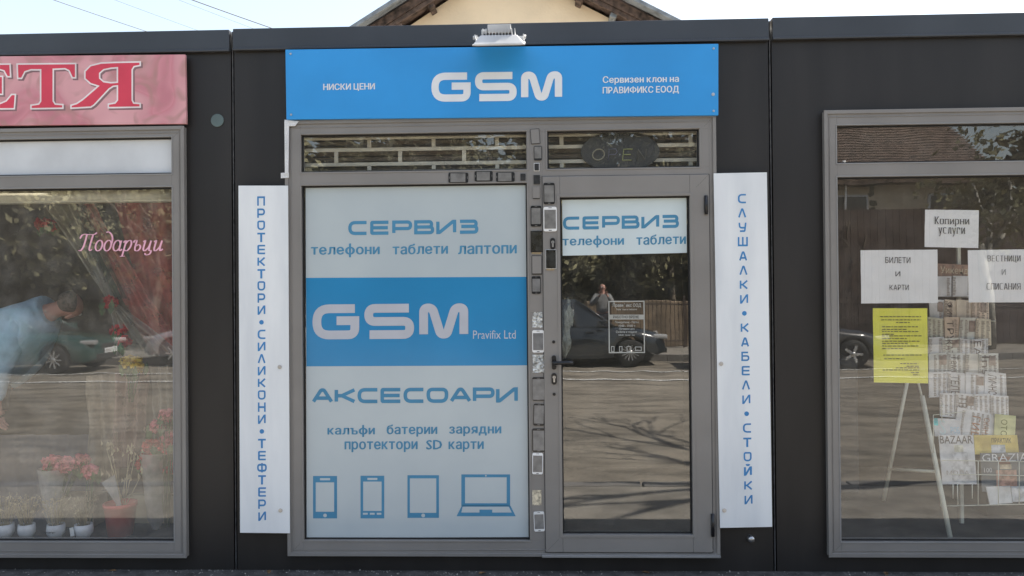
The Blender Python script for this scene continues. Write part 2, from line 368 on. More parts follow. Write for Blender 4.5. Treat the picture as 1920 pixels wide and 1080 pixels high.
grid('far_pavement', M_pave, -60, 60, -18.2, -14.75, 20, 2, lambda x, y: -.08)
fk = tag(bpy.data.objects.new('far_kerb', None), kind='structure'); COL.objects.link(fk); WORLD['far_kerb'] = Vector((0, 0, 0))
for i in range(-16, 14):
    box('kerb_stone', M_kerb, (i*1.0+.006, i*1.0+.99, -14.748, -14.602, -.3, -.06), fk)
grid('ground', M_earth, -250, 250, -300, -18.2, 40, 40, lambda x, y: -.09+min(8, max(0, -y-27)*.25))
grid('back_ground', mat('pale_bounce_ground', (.42, .40, .36), .9), -250, 250, 3.2, 300, 20, 20, lambda x, y: -.1)  # unseen ground made pale to bounce sun onto the shaded gable
grid('pavement_edge', mat('dark_edge_strip', (.085, .082, .08), .9, var=.25, vscale=14, bump=.8, bscale=120), -40, 40, -.34, -.0, 200, 2, lambda x, y: gz(x)+.004)  # strip added along the kiosk foot, darker than the pavement
for yy, ww in ((-10.9, .13), (-12.35, .1)):
    grid('lane_line', M_line, -30, 30, yy-ww/2, yy+ww/2, 90, 1, lambda x, y: ROADZ+.012*noise.noise((x*.5, y*.7, 0))+.012)

# ------------------------------------------------------------------ the three kiosks
ZB, ZT = -.42, 2.775      # wall below / top of wall under the fascia
XL, XM0, XM1, XR = -5.6, -1.668, 1.252, 5.4
def kiosk(label, x0, x1, roofz, openings, front=0.0):
    """container kiosk: panel walls round its openings, fascia, roof, floor"""
    k = thing('kiosk', label, 'kiosk', ((x0+x1)/2, 1.2, gz((x0+x1)/2)))
    zt = roofz-.115; g = .004
    X = x0+g
    for (a, b, z0, z1) in openings:
        box('wall_panel', M_wall, (X, a, front, .05, ZB, zt), k)
        box('wall_panel', M_wall, (a, b, front, .05, z1, zt), k); box('wall_panel', M_wall, (a, b, front, .05, ZB, z0), k)
        X = b
    box('wall_panel', M_wall, (X, x1-g, front, .05, ZB, zt), k)
    box('side_wall', M_wall, (x0+g, x0+.05, .052, 2.36, ZB, zt), k); box('side_wall', M_wall, (x1-.05, x1-g, .052, 2.36, ZB, zt), k)
    box('back_wall', M_inner, (x0+g, x1-g, 2.362, 2.42, ZB, zt), k)
    box('floor', M_innerf, (x0+.052, x1-.052, .052, 2.36, -.12, -.02), k)
    mb = MB(); f0 = front-.022
    mb.prism([(x0+g, zt-.003), (x1-g, zt-.003), (x1-g, roofz), (x0+g, roofz)], f0, .05)
    mb.box(x0+g, x1-g, f0-.006, f0+.001, zt-.006, zt+.008)
    mb.build('fascia', M_fascia, k, bevel=.006)
    box('roof', M_roof, (x0+g, x1-g, .052, 2.42, zt+.002, roofz-.012), k)
    return k
O = rect(542, 224, 1342, 1038)
KM = kiosk('middle anthracite kiosk, a phone repair shop with grey glazed door and window', XM0, XM1, 2.909, [(O[0], O[1], O[2], O[3])])
OL = rect(-560, 236, 352, 1039); OL = (OL[0], OL[1], O[2]-.01, 2.372)
OL = (-4.9, at(352, 640)[0], .018, 2.372)
KL = kiosk('left anthracite kiosk, a flower and gift shop with pink name board', XL, XM0-.012, 2.905, [OL])
OR = (at(1546, 640)[0], 4.6, .03, 2.40)
KR = kiosk('right anthracite kiosk, a newsagent with papers taped inside its window', XM1+.012, XR, 2.912, [OR])
# light sealing strip between the kiosks
for x in (XM0-.006, XM1+.006):
    MB().box(x-.0025, x+.0025, .0008, .02, ZB, 2.9).build('joint_seal', mat('pale_sealant', (.07, .07, .072), .7, var=.3, vscale=30), KM)

def glazed(k, X0, X1, Z0, Z1, fy, lip=True):
    """outer aluminium frame ring with stepped profile"""
    return None
def frame_members(mb, bars, fy, by=.04):
    for b in bars: mb.box(b[0], b[1], fy, by, b[2], b[3])
    return mb
def pane(p, b, y, m, parent_name='pane', gas=True, th=.008):
    X0, X1, Z0, Z1 = b
    box('pane', m, (X0+.004, X1-.004, y, y+th, Z0+.004, Z1-.004), p)
    if gas:
        rframe(MB(), X0+.0003, X1-.0003, Z0+.0003, Z1-.0003, (.0075, .0075, .0075, .0085), y-.008, y-.0005).build('gasket', M_gasket, p)
W1 = rect(570.5, 347, 991, 1009.5); T1 = rect(567.5, 252, 989, 322); T2 = rect(1026, 245.5, 1309, 316.5)
T1 = (W1[0], T1[1], T1[2], T1[3]); 
LF = rect(1020, 331, 1331, 1031); LP = rect(1052, 370, 1293.5, 998)
FY, LY, GY = -.034, -.044, -.008
mb = MB(); e = .0
xm0, xm1 = W1[1]-.001, LF[0]
mb.box(O[0], W1[0], FY, .045, O[2], O[3]); mb.box(LF[1], O[1], FY, .045, O[2], O[3])
mb.box(xm0, xm1, FY, .045, W1[2], T1[3]); mb.box(W1[0], LF[1], FY, .045, T1[3], O[3])
mb.box(W1[0], xm1, FY, .045, O[2], W1[2]); mb.box(W1[0], xm0, FY, .045, W1[3], T1[2])
mb.box(T2[1], LF[1], FY, .045, T2[2], T1[3]); mb.box(xm1, T2[0], FY, .045, T2[2], T1[3])
mb.box(xm1, LF[1], FY, .045, LF[3], T2[2]); mb.box(xm1, LF[1], FY+.004, .045, O[2], LF[2])
# stepped outer lip, inner beads
rframe(mb, O[0]-.004, O[1]+.004, O[2]-.003, O[3]+.004, (.018, .018, .018, .02), FY-.008, FY-.0005)
rframe(mb, O[0]+.026, O[1]-.014, O[2]+.03, O[3]-.034, (.004, .004, .004, .004), FY-.003, FY-.0005)
WF = mb.build('window_frame', M_frame, KM, bevel=.003)
mbb = MB()
for b in (W1, T1, T2): rframe(mbb, b[0]-.009, b[1]+.009, b[2]-.009, b[3]+.009, (.009,)*4, FY-.0028, FY-.0003)
mbb.build('glazing_bead', M_frame, WF, bevel=.0012)
for b, m in ((W1, M_glass), (T1, M_glass), (T2, M_glass)): pane(WF, b, GY, m)
box('sill', M_frame2, (LF[0]-.02, O[1]+.002, FY-.028, FY-.009, O[2]-.002, O[2]+.010), WF, bevel=.002)
# door leaf
mb = MB()
mb.box(LF[0], LP[0], LY, .03, LF[2], LF[3]); mb.box(LP[1], LF[1]-.004, LY, .03, LF[2], LF[3])
mb.box(LP[0], LP[1], LY, .03, LF[2], LP[2]); mb.box(LP[0], LP[1], LY, .03, LP[3], LF[3])
DOOR = mb.build('door', M_frame, KM, bevel=.003)
mbb = MB(); rframe(mbb, LP[0]-.016, LP[1]+.016, LP[2]-.016, LP[3]+.016, (.016,)*4, LY-.003, LY-.0003); mbb.build('glazing_bead', M_frame, DOOR, bevel=.0012)
pane(DOOR, LP, -.014, M_glass_d)
# dark rebate lines round the leaf
mbb = MB(); rframe(mbb, LF[0]-.0035, LF[1]+.0005, LF[2]-.003, LF[3]+.003, (.0035, .0045, .003, .003), FY-.0015, FY-.0002)
mbb.build('door_seal', mat('dark_joint', (.05, .05, .05), .7), DOOR)
for q in ((1320, 367, 1327, 402), (1333, 963, 1339, 1005)):
    b = rect(*q, LY); mb = MB(); mb.tube([((b[0]+b[1])/2, LY-.008, b[2]), ((b[0]+b[1])/2, LY-.008, b[3])], .0095, 10)
    mb.box(b[0], b[1], LY-.012, LY-.001, b[2]+.01, b[3]-.01); mb.build('hinge', M_black, DOOR)
# handle
hb = rect(1034, 667, 1043.5, 692, LY); hx = (hb[0]+hb[1])/2; hz = (hb[2]+hb[3])/2
mb = MB()
mb.prism([(hx+.0125*math.cos(a), hz+(.026 if math.sin(a) > 0 else -.026)+.0125*math.sin(a)) for a in [2*math.pi*k/16 for k in range(16)]], LY-.009, LY-.0005)
rose = mb.build('handle', M_black, DOOR, bevel=.002)
tx = at(1075, 679, LY-.05)[0]
mb = MB(); mb.tube([(hx, LY-.008, hz), (hx, LY-.052, hz)], .009, 10)
mb.tube([(hx-.004, LY-.05, hz), (hx+.03, LY-.054, hz+.001), (hx+.07, LY-.052, hz+.002), (tx-.008, LY-.047, hz+.001), (tx, LY-.04, hz)], [.0105, .0095, .0115, .012, .007], 10)
mb.build('handle', M_black, DOOR)
def cylinder_lock(q):
    b = rect(*q, LY); cx, cz = (b[0]+b[1])/2, (b[2]+b[3])/2; h = (b[3]-b[2])/2-.012
    mb = MB(); mb.prism([(cx+.0145*math.cos(a), cz+(h if math.sin(a) > 0 else -h)+.0145*math.sin(a)) for a in [2*math.pi*k/16 for k in range(16)]], LY-.007, LY-.0005)
    mb.build('lock', M_black, DOOR, bevel=.002)
    mb = MB(); disc(mb, cx, cz+.008, .0085, LY-.0095, LY-.0072); mb.box(cx-.0045, cx+.0045, LY-.0095, LY-.0072, cz-.018, cz+.002); mb.build('lock_cylinder', M_steel, DOOR)
    box('keyhole', M_black, (cx-.001, cx+.001, LY-.0102, LY-.0096, cz+.003, cz+.013), DOOR)
cylinder_lock((1031, 447, 1042, 467)); cylinder_lock((1034, 700, 1044, 720))
for q in ((1038, 641), (1039, 739)):
    x, z = at(*q, LY); disc(MB(), x, z, .0085, LY-.005, LY-.0004).build('bolt_cap', M_black, DOOR, bevel=.001)

# left shop window
XW = at(329, 640)[0]
def shopwin(k, O_, pane_x, side, zt, zm0, zm1, zb):
    """one big window: transom light above a tall pane. side=+1: jamb on its right"""
    a, b, z0, z1 = O_
    mb = MB()
    gx0, gx1 = (a+.07, pane_x) if side > 0 else (pane_x, b-.07)
    mb.box(a, gx0, FY, .045, z0, z1); mb.box(gx1, b, FY, .045, z0, z1)
    mb.box(gx0, gx1, FY, .045, z0, zb); mb.box(gx0, gx1, FY, .045, zm0, zm1); mb.box(gx0, gx1, FY, .045, zt, z1)
    rframe(mb, a-.004, b+.004, z0-.003, z1+.004, (.018, .018, .02, .02), FY-.008, FY-.0005)
    rframe(mb, a+.024, b-.024, z0+.03, z1-.03, (.004,)*4, FY-.003, FY-.0005)
    wf = mb.build('window_frame', M_frame, k, bevel=.003)
    mb = MB()
    for q in ((gx0, gx1, zb, zm0), (gx0, gx1, zm1, zt)): rframe(mb, q[0]-.007, q[1]+.007, q[2]-.007, q[3]+.007, (.007,)*4, FY-.0026, FY-.0003)
    mb.build('glazing_bead', M_frame2, wf, bevel=.001)
    return wf, (gx0, gx1, zb, zm0), (gx0, gx1, zm1, zt)
wfL, PL, TL_ = shopwin(KL, OL, XW, 1, at(326, 259)[1], at(326, 352)[1], at(326, 327)[1], at(331, 1012)[1])
pane(wfL, PL, GY, M_glass_l); pane(wfL, TL_, GY, mat('frosted_infill', A(186,189,192), .28, var=.05, vscale=4))
wfR, PR, TR_ = shopwin(KR, OR, at(1569, 640)[0], -1, at(1563, 238)[1], at(1565, 334)[1], at(1563, 308)[1], at(1575, 1012)[1])
pane(wfR, PR, GY, M_glass); pane(wfR, TR_, GY, M_glass)
# frosted infill behind the left transom light, cream blind under it
zb_ = at(170, 377, .03)[1]
MB().tube([(PL[0]+.01, .06, PL[3]-.035), (PL[1]-.01, .06, PL[3]-.035)], .036, 14).build('blind_roller', mat('cream_blind', (.62, .58, .44), .7, var=.1), wfL)
box('blind_cassette', mat('cream_blind', (.6, .56, .42), .7), (PL[0]+.01, PL[1]-.01, .035, .1, zb_-.005, zb_+.012), wfL)

def mitres(p, X0, X1, Z0, Z1, w_, y):
    mb = MB(); e = .0006
    for (x, z, sx, sz) in ((X0, Z0, 1, 1), (X1, Z0, -1, 1), (X0, Z1, 1, -1), (X1, Z1, -1, -1)):
        mb.add([(x, y, z+e), (x+e, y, z), (x+sx*w_+e, y, z+sz*w_), (x+sx*w_, y, z+sz*w_+e)], [(0, 1, 2, 3)])
    mb.build('mitre_joint', mat('dark_joint', (.05, .05, .05), .7), p, kind='stuff')  # plain dark colour of the joint lines
mitres(DOOR, LF[0]+.002, LF[1]-.006, LF[2]+.002, LF[3]-.002, .068, LY-.0004)
mitres(wfL, OL[0]+.02, OL[1]-.02, OL[2]+.02, OL[3]-.02, .04, FY-.0004); mitres(wfR, OR[0]+.02, OR[1]-.02, OR[2]+.02, OR[3]-.02, .04, FY-.0004)
mitres(WF, O[0]+.02, O[1]-.016, O[2]+.02, O[3]-.02, .042, FY-.0004)
# small things on the walls
def screw(q, y, label, r=.0115):
    x, z = at(*q, y); mb = MB(); disc(mb, x, z, r, y-.003, y-.0003, 16); disc(mb, x, z, r*.55, y-.007, y-.003, 6)
    mb.build('screw', M_steel, label=label, cat='screw', group='screws fixing the boards', bevel=.001)
x, z = at(408, 226); mb = MB(); disc(mb, x, z, .036, -.006, -.0004, 28)
mb.build('wall_cap', mat('grey_green_cap', A(82,96,96), .5), label='round grey green cap on the dark panel right of the pink name board', cat='cap', bevel=.002)
x, z = at(1407, 1009); mb = MB(); mb.lathe([(0, -.03), (.012, -.03), (.019, -.02), (.019, -.0005)], (x, 0, z), 'Y', 20)
mb.build('bolt', M_steel, label='round steel bolt head on the dark panel below the right vertical board', cat='bolt')

# ------------------------------------------------------------------ signs
def sign_thing(name, label, q, y0=-.012, th=.0115, m=None, cat='sign', bevel=.0015, **k):
    return board(name, m, q, y0, th, bevel=bevel, label=label, cat=cat, **k)
# top blue sign
SY = -.060
q = ((535, 93), (1347, 82), (1347, 216), (537, 224))
TS = sign_thing('shop_sign', 'long bright blue shop sign with big white GSM letters above the door', q, SY, .02, M_blue)
box('sign_spacer', M_black, (-1.2, -1.1, SY+.021, -.001, 2.55, 2.6), TS); box('sign_spacer', M_black, (.7, .8, SY+.021, -.001, 2.55, 2.6), TS)
sy = SY-.0006
humanist(M_signwhite, 'НИСКИ ЦЕНИ', ((606, 157), (703, 155.5), (606, 171.5)), sy, TS)
techno(M_signwhite, 'GSM', ((809, 136.5), (1054, 133.5), (809, 191)), sy, TS, .25, .11, widths={'G': 1, 'S': 1.06, 'M': 1.04})
humanist(M_signwhite, 'Сервизен клон на', ((1130, 143), (1273, 141), (1130, 159)), sy, TS)
humanist(M_signwhite, 'ПРАВИФИКС ЕООД', ((1130, 163), (1273, 160.5), (1130, 178)), sy, TS)
screw((1337, 177), SY, 'small white screw near the right end of the blue shop sign', .009)
for q_, l_ in (((545, 101), 'tiny screw in the upper left corner of the blue shop sign'), ((546, 215), 'tiny screw in the lower left corner of the blue shop sign'), ((1338, 91), 'tiny screw in the upper right corner of the blue shop sign'), ((1338, 208), 'tiny screw in the lower right corner of the blue shop sign')): screw(q_, SY, l_, .006)
# vertical boards
def vboard(label, q, s, p0, p1, hh, ww, t=.17):
    b = sign_thing('vertical_sign', label, q, -.050, .0035, M_white, bevel=.0008, group='white vertical boards beside the shop entrance')
    sp = MB(); z = (at(*q[0], 0)[1]+at(*q[3], 0)[1])/2
    xs = at(*q[0], 0)[0], at(*q[1], 0)[0]
    for dz in (-.8, .8): box('spacer', M_black, (xs[0]+.06 if xs[0] < 0 else xs[1]-.1, xs[0]+.1 if xs[0] < 0 else xs[1]-.06, -.046, -.001, z+dz-.02, z+dz+.02), b)
    n = len(s)
    for i, ch in enumerate(s):
        cx = p0[0]+(p1[0]-p0[0])*i/(n-1); cy = p0[1]+(p1[1]-p0[1])*i/(n-1)
        if ch == '•':
            x, z = at(cx, cy, -.0505); disc(MB(), x, z, .0125, -.0508, -.0503, 14).build('lettering', M_print, b); continue
        w_ = ww*(1.25 if ch in 'ШФ' else 1)
        top = cy-hh/2-(5 if ch == 'Й' else 0)
        tt = t
        techno(M_print, ch, ((cx-w_/2, top), (cx+w_/2, top-.15), (cx-w_/2, cy+hh/2)), -.0506, b, tt)
    return b
VB1 = vboard('tall white board with vertical blue letters, left of the big window', ((447, 348), (540, 348), (543.5, 1000), (450, 999)), 'ПРОТЕКТОРИ•СИЛИКОНИ•ТЕФТЕРИ', (489.5, 377), (491.5, 968), 17.5, 14.5)
VB2 = vboard('tall white board with vertical blue letters, right of the door', ((1338, 325), (1438, 323), (1448, 988), (1350, 990)), 'СЛУШАЛКИ•КАБЕЛИ•СТОЙКИ', (1391, 372.5), (1403.5, 937), 17.5, 15)
screw((524.5, 688), -.0505, 'upper screw in the left vertical white board'); screw((526, 957), -.0505, 'lower screw in the left vertical white board')
screw((1352, 682), -.0505, 'upper screw in the right vertical white board'); screw((1358, 957), -.0505, 'lower screw in the right vertical white board')
# white packing strips by the frame corner
mb = MB()
for q in (((533, 227), (542, 226), (540.5, 326), (534, 326)), ((533, 224), (560, 227), (553, 236), (534, 237)), ((526, 324), (541, 323), (541, 333), (526, 334))):
    p = [at(*c, -.05) for c in q]; mb.prism([p[3], p[2], p[1], p[0]], -.05+.002*len(mb.v)/8, -.0455+.002*len(mb.v)/8)
mb.build('packing_foam', M_foam, label='torn white foam strip stuck at the upper left corner of the door frame', cat='foam strip', kind=None, bevel=.001)
# pink name board
M_pink = bpy.data.materials.new('pink_floral_print'); M_pink.use_nodes = True
n = M_pink.node_tree.nodes; L = M_pink.node_tree.links; b = n['Principled BSDF']; b.inputs['Roughness'].default_value = .4
ge = n.new('ShaderNodeNewGeometry'); n1 = n.new('ShaderNodeTexNoise'); n1.inputs['Scale'].default_value = 3.6; n1.inputs['Detail'].default_value = 1.5; n1.inputs['Distortion'].default_value = .6
n2 = n.new('ShaderNodeTexNoise'); n2.inputs['Scale'].default_value = 7; n2.inputs['Detail'].default_value = .5; n2.inputs['Distortion'].default_value = 2
mp = n.new('ShaderNodeMapping'); mp.inputs['Location'].default_value = (3.3, 1, 7); L.new(ge.outputs['Position'], mp.inputs[0]); L.new(mp.outputs[0], n2.inputs['Vector']); L.new(ge.outputs['Position'], n1.inputs['Vector'])
cr = n.new('ShaderNodeValToRGB'); el = cr.color_ramp.elements
el[0].position = .3; el[0].color = (*A(168,104,114), 1); el[1].position = .7; el[1].color = (*A(200,150,154), 1)
for p_, c_ in ((.42, A(188,126,134)), (.5, A(188,134,140)), (.44, A(184,118,128))):
    e_ = el.new(p_); e_.color = (*c_, 1)
cr2 = n.new('ShaderNodeValToRGB'); cr2.color_ramp.elements[0].position = .5; cr2.color_ramp.elements[1].position = .85
mx = n.new('ShaderNodeMix'); mx.data_type = 'RGBA'; mx.inputs[7].default_value = (*A(158,120,114), 1)
L.new(n1.outputs[0], cr.inputs[0]); L.new(n2.outputs[0], cr2.inputs[0]); L.new(cr2.outputs[0], mx.inputs[0]); L.new(cr.outputs[0], mx.inputs[6]); L.new(mx.outputs[2], b.inputs['Base Color'])
QP = ((-560, 111), (347, 102), (349, 232), (-560, 241))
PS = sign_thing('name_board', 'pink floral name board with red serif letters over the flower shop window', QP, -.046, .02, M_pink)
box('sign_spacer', M_black, (-3.2, -3.1, -.026, -.001, 2.6, 2.65), PS)
GL = {  # outlines in px for heavy serif letters
 'Т': [[(33,121),(141,120),(141,145),(136,145),(130,132),(122,128),(99,129),(99,190),(103,196),(117,197),(117,202),(59,203),(59,198),(73,196),(77,190),(77,130),(58,130),(46,134),(40,146),(34,146)]],
 'Я': [[(262,117),(262,122),(251,124),(247,130),(247,188),(250,194),(262,195),(262,200),(204,201),(204,196),(216,194),(221,188),(221,160),(212,161),(204,166),(176,196),(170,200),(134,202),(134,198),(144,195),(156,187),(186,161),(170,156),(160,147),(160,134),(170,124),(190,119),(214,118)],
       [(221,126),(208,127),(194,130),(186,137),(186,147),(194,154),(208,156),(221,155)]],
 'Е': [[(-62,122),(18,121),(19,143),(14,143),(8,132),(-6,128),(-26,129),(-26,157),(-12,157),(-4,152),(-1,144),(4,144),(4,176),(-1,176),(-4,168),(-12,163),(-26,163),(-26,190),(-22,196),(-2,196),(12,190),(22,178),(28,178),(26,203),(-62,204),(-62,199),(-52,197),(-48,191),(-48,134),(-52,127),(-62,126)]],
 'П': [[(-160,123),(-72,122),(-72,127),(-82,129),(-86,135),(-86,191),(-82,198),(-72,199),(-72,204),(-118,204),(-118,199),(-108,197),(-105,191),(-105,131),(-127,131),(-127,191),(-124,198),(-114,199),(-114,205),(-160,205),(-160,200),(-150,198),(-147,191),(-147,135),(-151,128),(-160,127)]],
}
M_red = mat('red_print', A(192,56,76), .4, var=.05); M_outl = mat('pale_print', A(222,200,200), .4); M_shad = mat('grey_brown_print', A(120,92,94), .4)
for ch, loops in GL.items():
    for lay, (mm, off, dx, dz) in enumerate(((M_shad, .008, .009, -.008), (M_outl, .007, 0, 0), (M_red, -.0015, 0, 0))):
        y = -.0464-lay*.0004
        cu = bpy.data.curves.new('l', 'CURVE'); cu.dimensions = '2D'; cu.fill_mode = 'FRONT'; cu.offset = off
        for lp in loops:
            sp = cu.splines.new('POLY'); sp.points.add(len(lp)-1); sp.use_cyclic_u = True
            for i, c in enumerate(lp):
                X, Z = at(*c, y); sp.points[i].co = (X, Z, 0, 1)
        o = bpy.data.objects.new('l', cu); COL.objects.link(o); bpy.context.view_layer.update()
        me = bpy.data.meshes.new_from_object(o.evaluated_get(bpy.context.evaluated_depsgraph_get()))
        mb = MB(); mb.add([(v.co.x+dx, y, v.co.y+dz) for v in me.vertices], [tuple(p.vertices) for p in me.polygons]); mb.build('lettering', mm, PS)
        bpy.data.objects.remove(o); bpy.data.meshes.remove(me); bpy.data.curves.remove(cu)

# ------------------------------------------------------------------ window film on the big pane
VY = GY-.0009       # printed film on the outer face of the pane
WFm = board('window_film', M_film, ((573, 350), (989, 346.5), (993.5, 1007), (575, 1008.5)), VY, .0006, label='large grey and blue printed film filling the big window left of the door', cat='window film')
vy = VY-.0006
board('blue_band', M_filmblue, ((573.8, 521), (990, 519), (991, 685), (574.6, 687)), VY-.0003, .0002, WFm)
techno(M_filmprint, 'СЕРВИЗ', ((653, 414.5), (897, 411.5), (653, 441)), vy, WFm, .235, .10)
humanist(M_filmprint, 'телефони', ((583, 457), (712, 456), (583, 483)), vy, WFm)
humanist(M_filmprint, 'таблети', ((736, 457.5), (840, 456), (736, 477.5)), vy, WFm)
humanist(M_filmprint, 'лаптопи', ((859, 460.5), (969, 459), (859, 477)), vy, WFm)
techno(M_filmwhite, 'GSM', ((586, 571), (878, 568.5), (586, 636.5)), vy, WFm, .25, .11, widths={'G': 1, 'S': 1.06, 'M': 1.04})
text(M_filmwhite, 'Pravifix Ltd', ((887, 619.5), (967, 619), (887, 635.5)), vy, WFm, 0)
techno(M_filmprint, 'АКСЕСОАРИ', ((585, 728), (971, 726), (585, 756.5)), vy, WFm, .235, .06)
for s_, x0_, x1_, y0_, y1_ in (('калъфи', 614, 703, 797, 819.5), ('батерии', 725, 820, 796, 819), ('зарядни', 842, 940, 799.5, 818), ('протектори', 646, 783, 827.5, 848), ('SD', 799, 829, 825, 843), ('карти', 841, 907, 827.5, 847.5)):
    humanist(M_filmprint, s_, ((x0_, y0_), (x1_, y0_-.4), (x0_, y1_)), vy, WFm)
def icon(outer, inners, adds=()):
    mb = MB(); mi = MB()
    def pr(mb, q, y): p = [at(*c, y) for c in q]; mb.add([(p[i][0], y, p[i][1]) for i in range(len(p))], [tuple(range(len(p)-1, -1, -1))])
    for q in outer: pr(mb, q, vy)
    for q in inners: pr(mi, q, vy-.0003)
    mb.build('icon', M_filmprint, WFm); mi.build('icon_cutout', M_film, WFm)
rq = lambda x0, y0, x1, y1: ((x0, y0), (x1, y0), (x1, y1), (x0, y1))
circ = lambda x, y, r: tuple((x+r*math.cos(2*math.pi*k/12), y+r*math.sin(2*math.pi*k/12)) for k in range(12))
icon([rq(587, 892.5, 632, 972)], [rq(592, 904.5, 626.5, 959.5), rq(600, 896.5, 619, 900.5), circ(609.5, 966.5, 3.5)])
icon([rq(676, 892, 720.5, 972)], [rq(681, 903, 715.5, 958), rq(689, 896, 707.5, 900), rq(680.5, 961.5, 689.5, 965), rq(693.5, 961.5, 702.5, 965), rq(706.5, 961.5, 715, 965)])
icon([rq(764, 891, 823, 971)], [rq(768.5, 897, 818, 961.5), circ(793.5, 966.5, 3.6)])
icon([rq(865, 889.5, 956.5, 949), ((866, 948), (957, 948), (967, 968), (856, 968))], [rq(872, 895, 950, 943.5), ((867.5, 950), (954, 950), (959.5, 961), (865, 961)), circ(911, 892, 1.6)])
p_ = [at(*c, vy-.0006) for c in rq(899, 955.5, 923, 962.5)]
MB().add([(a, vy-.0006, b) for a, b in p_], [(3, 2, 1, 0)]).build('icon', M_filmprint, WFm)
# door film
DF = board('window_film', mat('door_film', A(186,197,200), .14, var=.03, vscale=2), ((1054, 375), (1287, 370), (1288, 474), (1055, 479.5)), -.0149, .0006, label='smaller pale printed film at the top of the door glass', cat='window film')
dy = -.0155
techno(M_filmprint, 'СЕРВИЗ', ((1055.5, 406.5), (1273, 402.5), (1055.5, 431)), dy, DF, .235, .10)
humanist(M_filmprint, 'телефони', ((1054.5, 442.5), (1170, 441), (1054.5, 465)), dy, DF)
humanist(M_filmprint, 'таблети', ((1193, 440.5), (1286, 438.5), (1193, 459.5)), dy, DF)
# opening hours sticker on the door glass
M_stick = mat('pale_sticker', A(150,150,144), .6)
b = rect(1141, 564, 1209, 662, -.0157); mb = MB(); rframe(mb, *b, (.006,)*4, -.0157, -.0147)
ST = mb.build('opening_hours_sticker', M_stick, label='small pale framed opening hours sticker in the middle of the door glass', cat='sticker')
board('sticker_band', M_stick, ((1142, 590), (1208, 590), (1208, 599), (1142, 599)), -.0155, .0006, ST)
text(mat('dark_print', (.03, .03, .03), .6), 'РАБОТНО ВРЕМЕ', (1150, 591.5, 1198, 597), -.0162, ST, .01)
for s_, q in (('Правификс ООД', (1149, 569, 1202, 577)), ('Телефони и таблети', (1155, 578.5, 1194, 582.5)), ('Понеделник - Петък', (1153, 602, 1198, 607)), ('10:00 - 19:00 ч', (1160, 608.5, 1191, 613)), ('Почивен ден', (1161, 614.5, 1190, 619)), ('Събота и неделя', (1155, 620, 1194, 625)), ('Моб. телефон', (1160, 626.5, 1190, 630.5))):
    text(M_stick, s_, q, -.0157, ST, .02)
for q in (rq(1146, 649, 1152, 659.5), rq(1161, 649, 1167, 659.5), rq(1175, 649, 1183, 659.5), rq(1191, 650, 1203, 658)):
    b = rect(q[0][0], q[0][1], q[2][0], q[2][1], -.0157); rframe(MB(), *b, (.0035,)*4, -.0157, -.0149).build('icon', M_stick, ST)
# ------------------------------------------------------------------ floodlight
def floodlight():
    y0 = -.30
    X0, Z0 = at(888, 90, -.24); X1, _ = at(983, 88, -.24); Z0 += .008; cx = (X0+X1)/2; wd = (X1-X0)/2
    t = thing('floodlight', 'white floodlight on a bracket over the middle of the blue sign', 'lamp', (cx, -.03, Z0))
    zt = at(930, 58, -.13)[1]
    z1 = Z0+.055
    # tapering housing, open side down, finned back on top
    mb = MB(); a, b_ = wd, wd*.72
    vs = [(cx-a, -.275, Z0), (cx+a, -.275, Z0), (cx+a, -.085, Z0+.07), (cx-a, -.085, Z0+.07), (cx-b_, -.245, z1), (cx+b_, -.245, z1), (cx+b_, -.11, z1+.03), (cx-b_, -.11, z1+.03)]
    mb.add(vs, [(0,1,5,4),(1,2,6,5),(2,3,7,6),(3,0,4,7),(4,5,6,7),(3,2,1,0)]); mb.build('housing', M_lampwhite, t, bevel=.004)
    MB().obox((cx, -.18, Z0+.0305), ((a+.004, 0, 0), (0, .1005, .037), (0, -.0013, .0035))).build('rim', M_lampwhite, t, bevel=.002)
    MB().obox((cx, -.182, Z0+.0255), ((a-.012, 0, 0), (0, .088, .0325), (0, -.0004, .001))).build('lens', mat('lamp_lens', (.5, .5, .48), .15), t)
    for i in range(11):
        fx = cx-b_+.012+i*(2*b_-.024)/10
        box('fin', M_lampwhite, (fx-.0022, fx+.0022, -.24, -.12, z1+.0005, z1+.036), t)
    box('gear_box', M_lampwhite, (cx-b_*.62, cx+b_*.66, -.235, -.125, z1+.0145, zt), t, bevel=.003)
    box('junction_box', M_lampwhite, (cx-b_*.97, cx-b_*.64, -.22, -.15, z1+.0145, zt-.02), t, bevel=.003)
    mb = MB(); s = 1
    for s in (-1, 1):
        mb.box(cx+s*(a-.004)-.003, cx+s*(a-.004)+.003, -.2, -.083, Z0+.060, Z0+.074)
        mb.box(cx+s*(a-.004)-.003, cx+s*(a-.004)+.003, -.0825, -.07, Z0+.07, Z0+.11)
    mb.box(cx-a, cx+a, -.0695, -.064, Z0+.08, Z0+.105); mb.box(cx-.04, cx+.04, -.0635, -.0285, Z0+.075, Z0+.105)
    mb.build('bracket', M_lampwhite, t, bevel=.001)
    for s in (-1, 1): MB().lathe([(0, s*.012), (.010, s*.012), (.010, 0)], (cx+s*a*.97, -.17, Z0+.067), 'X', 12).build('knob', M_lampwhite, t)
floodlight()

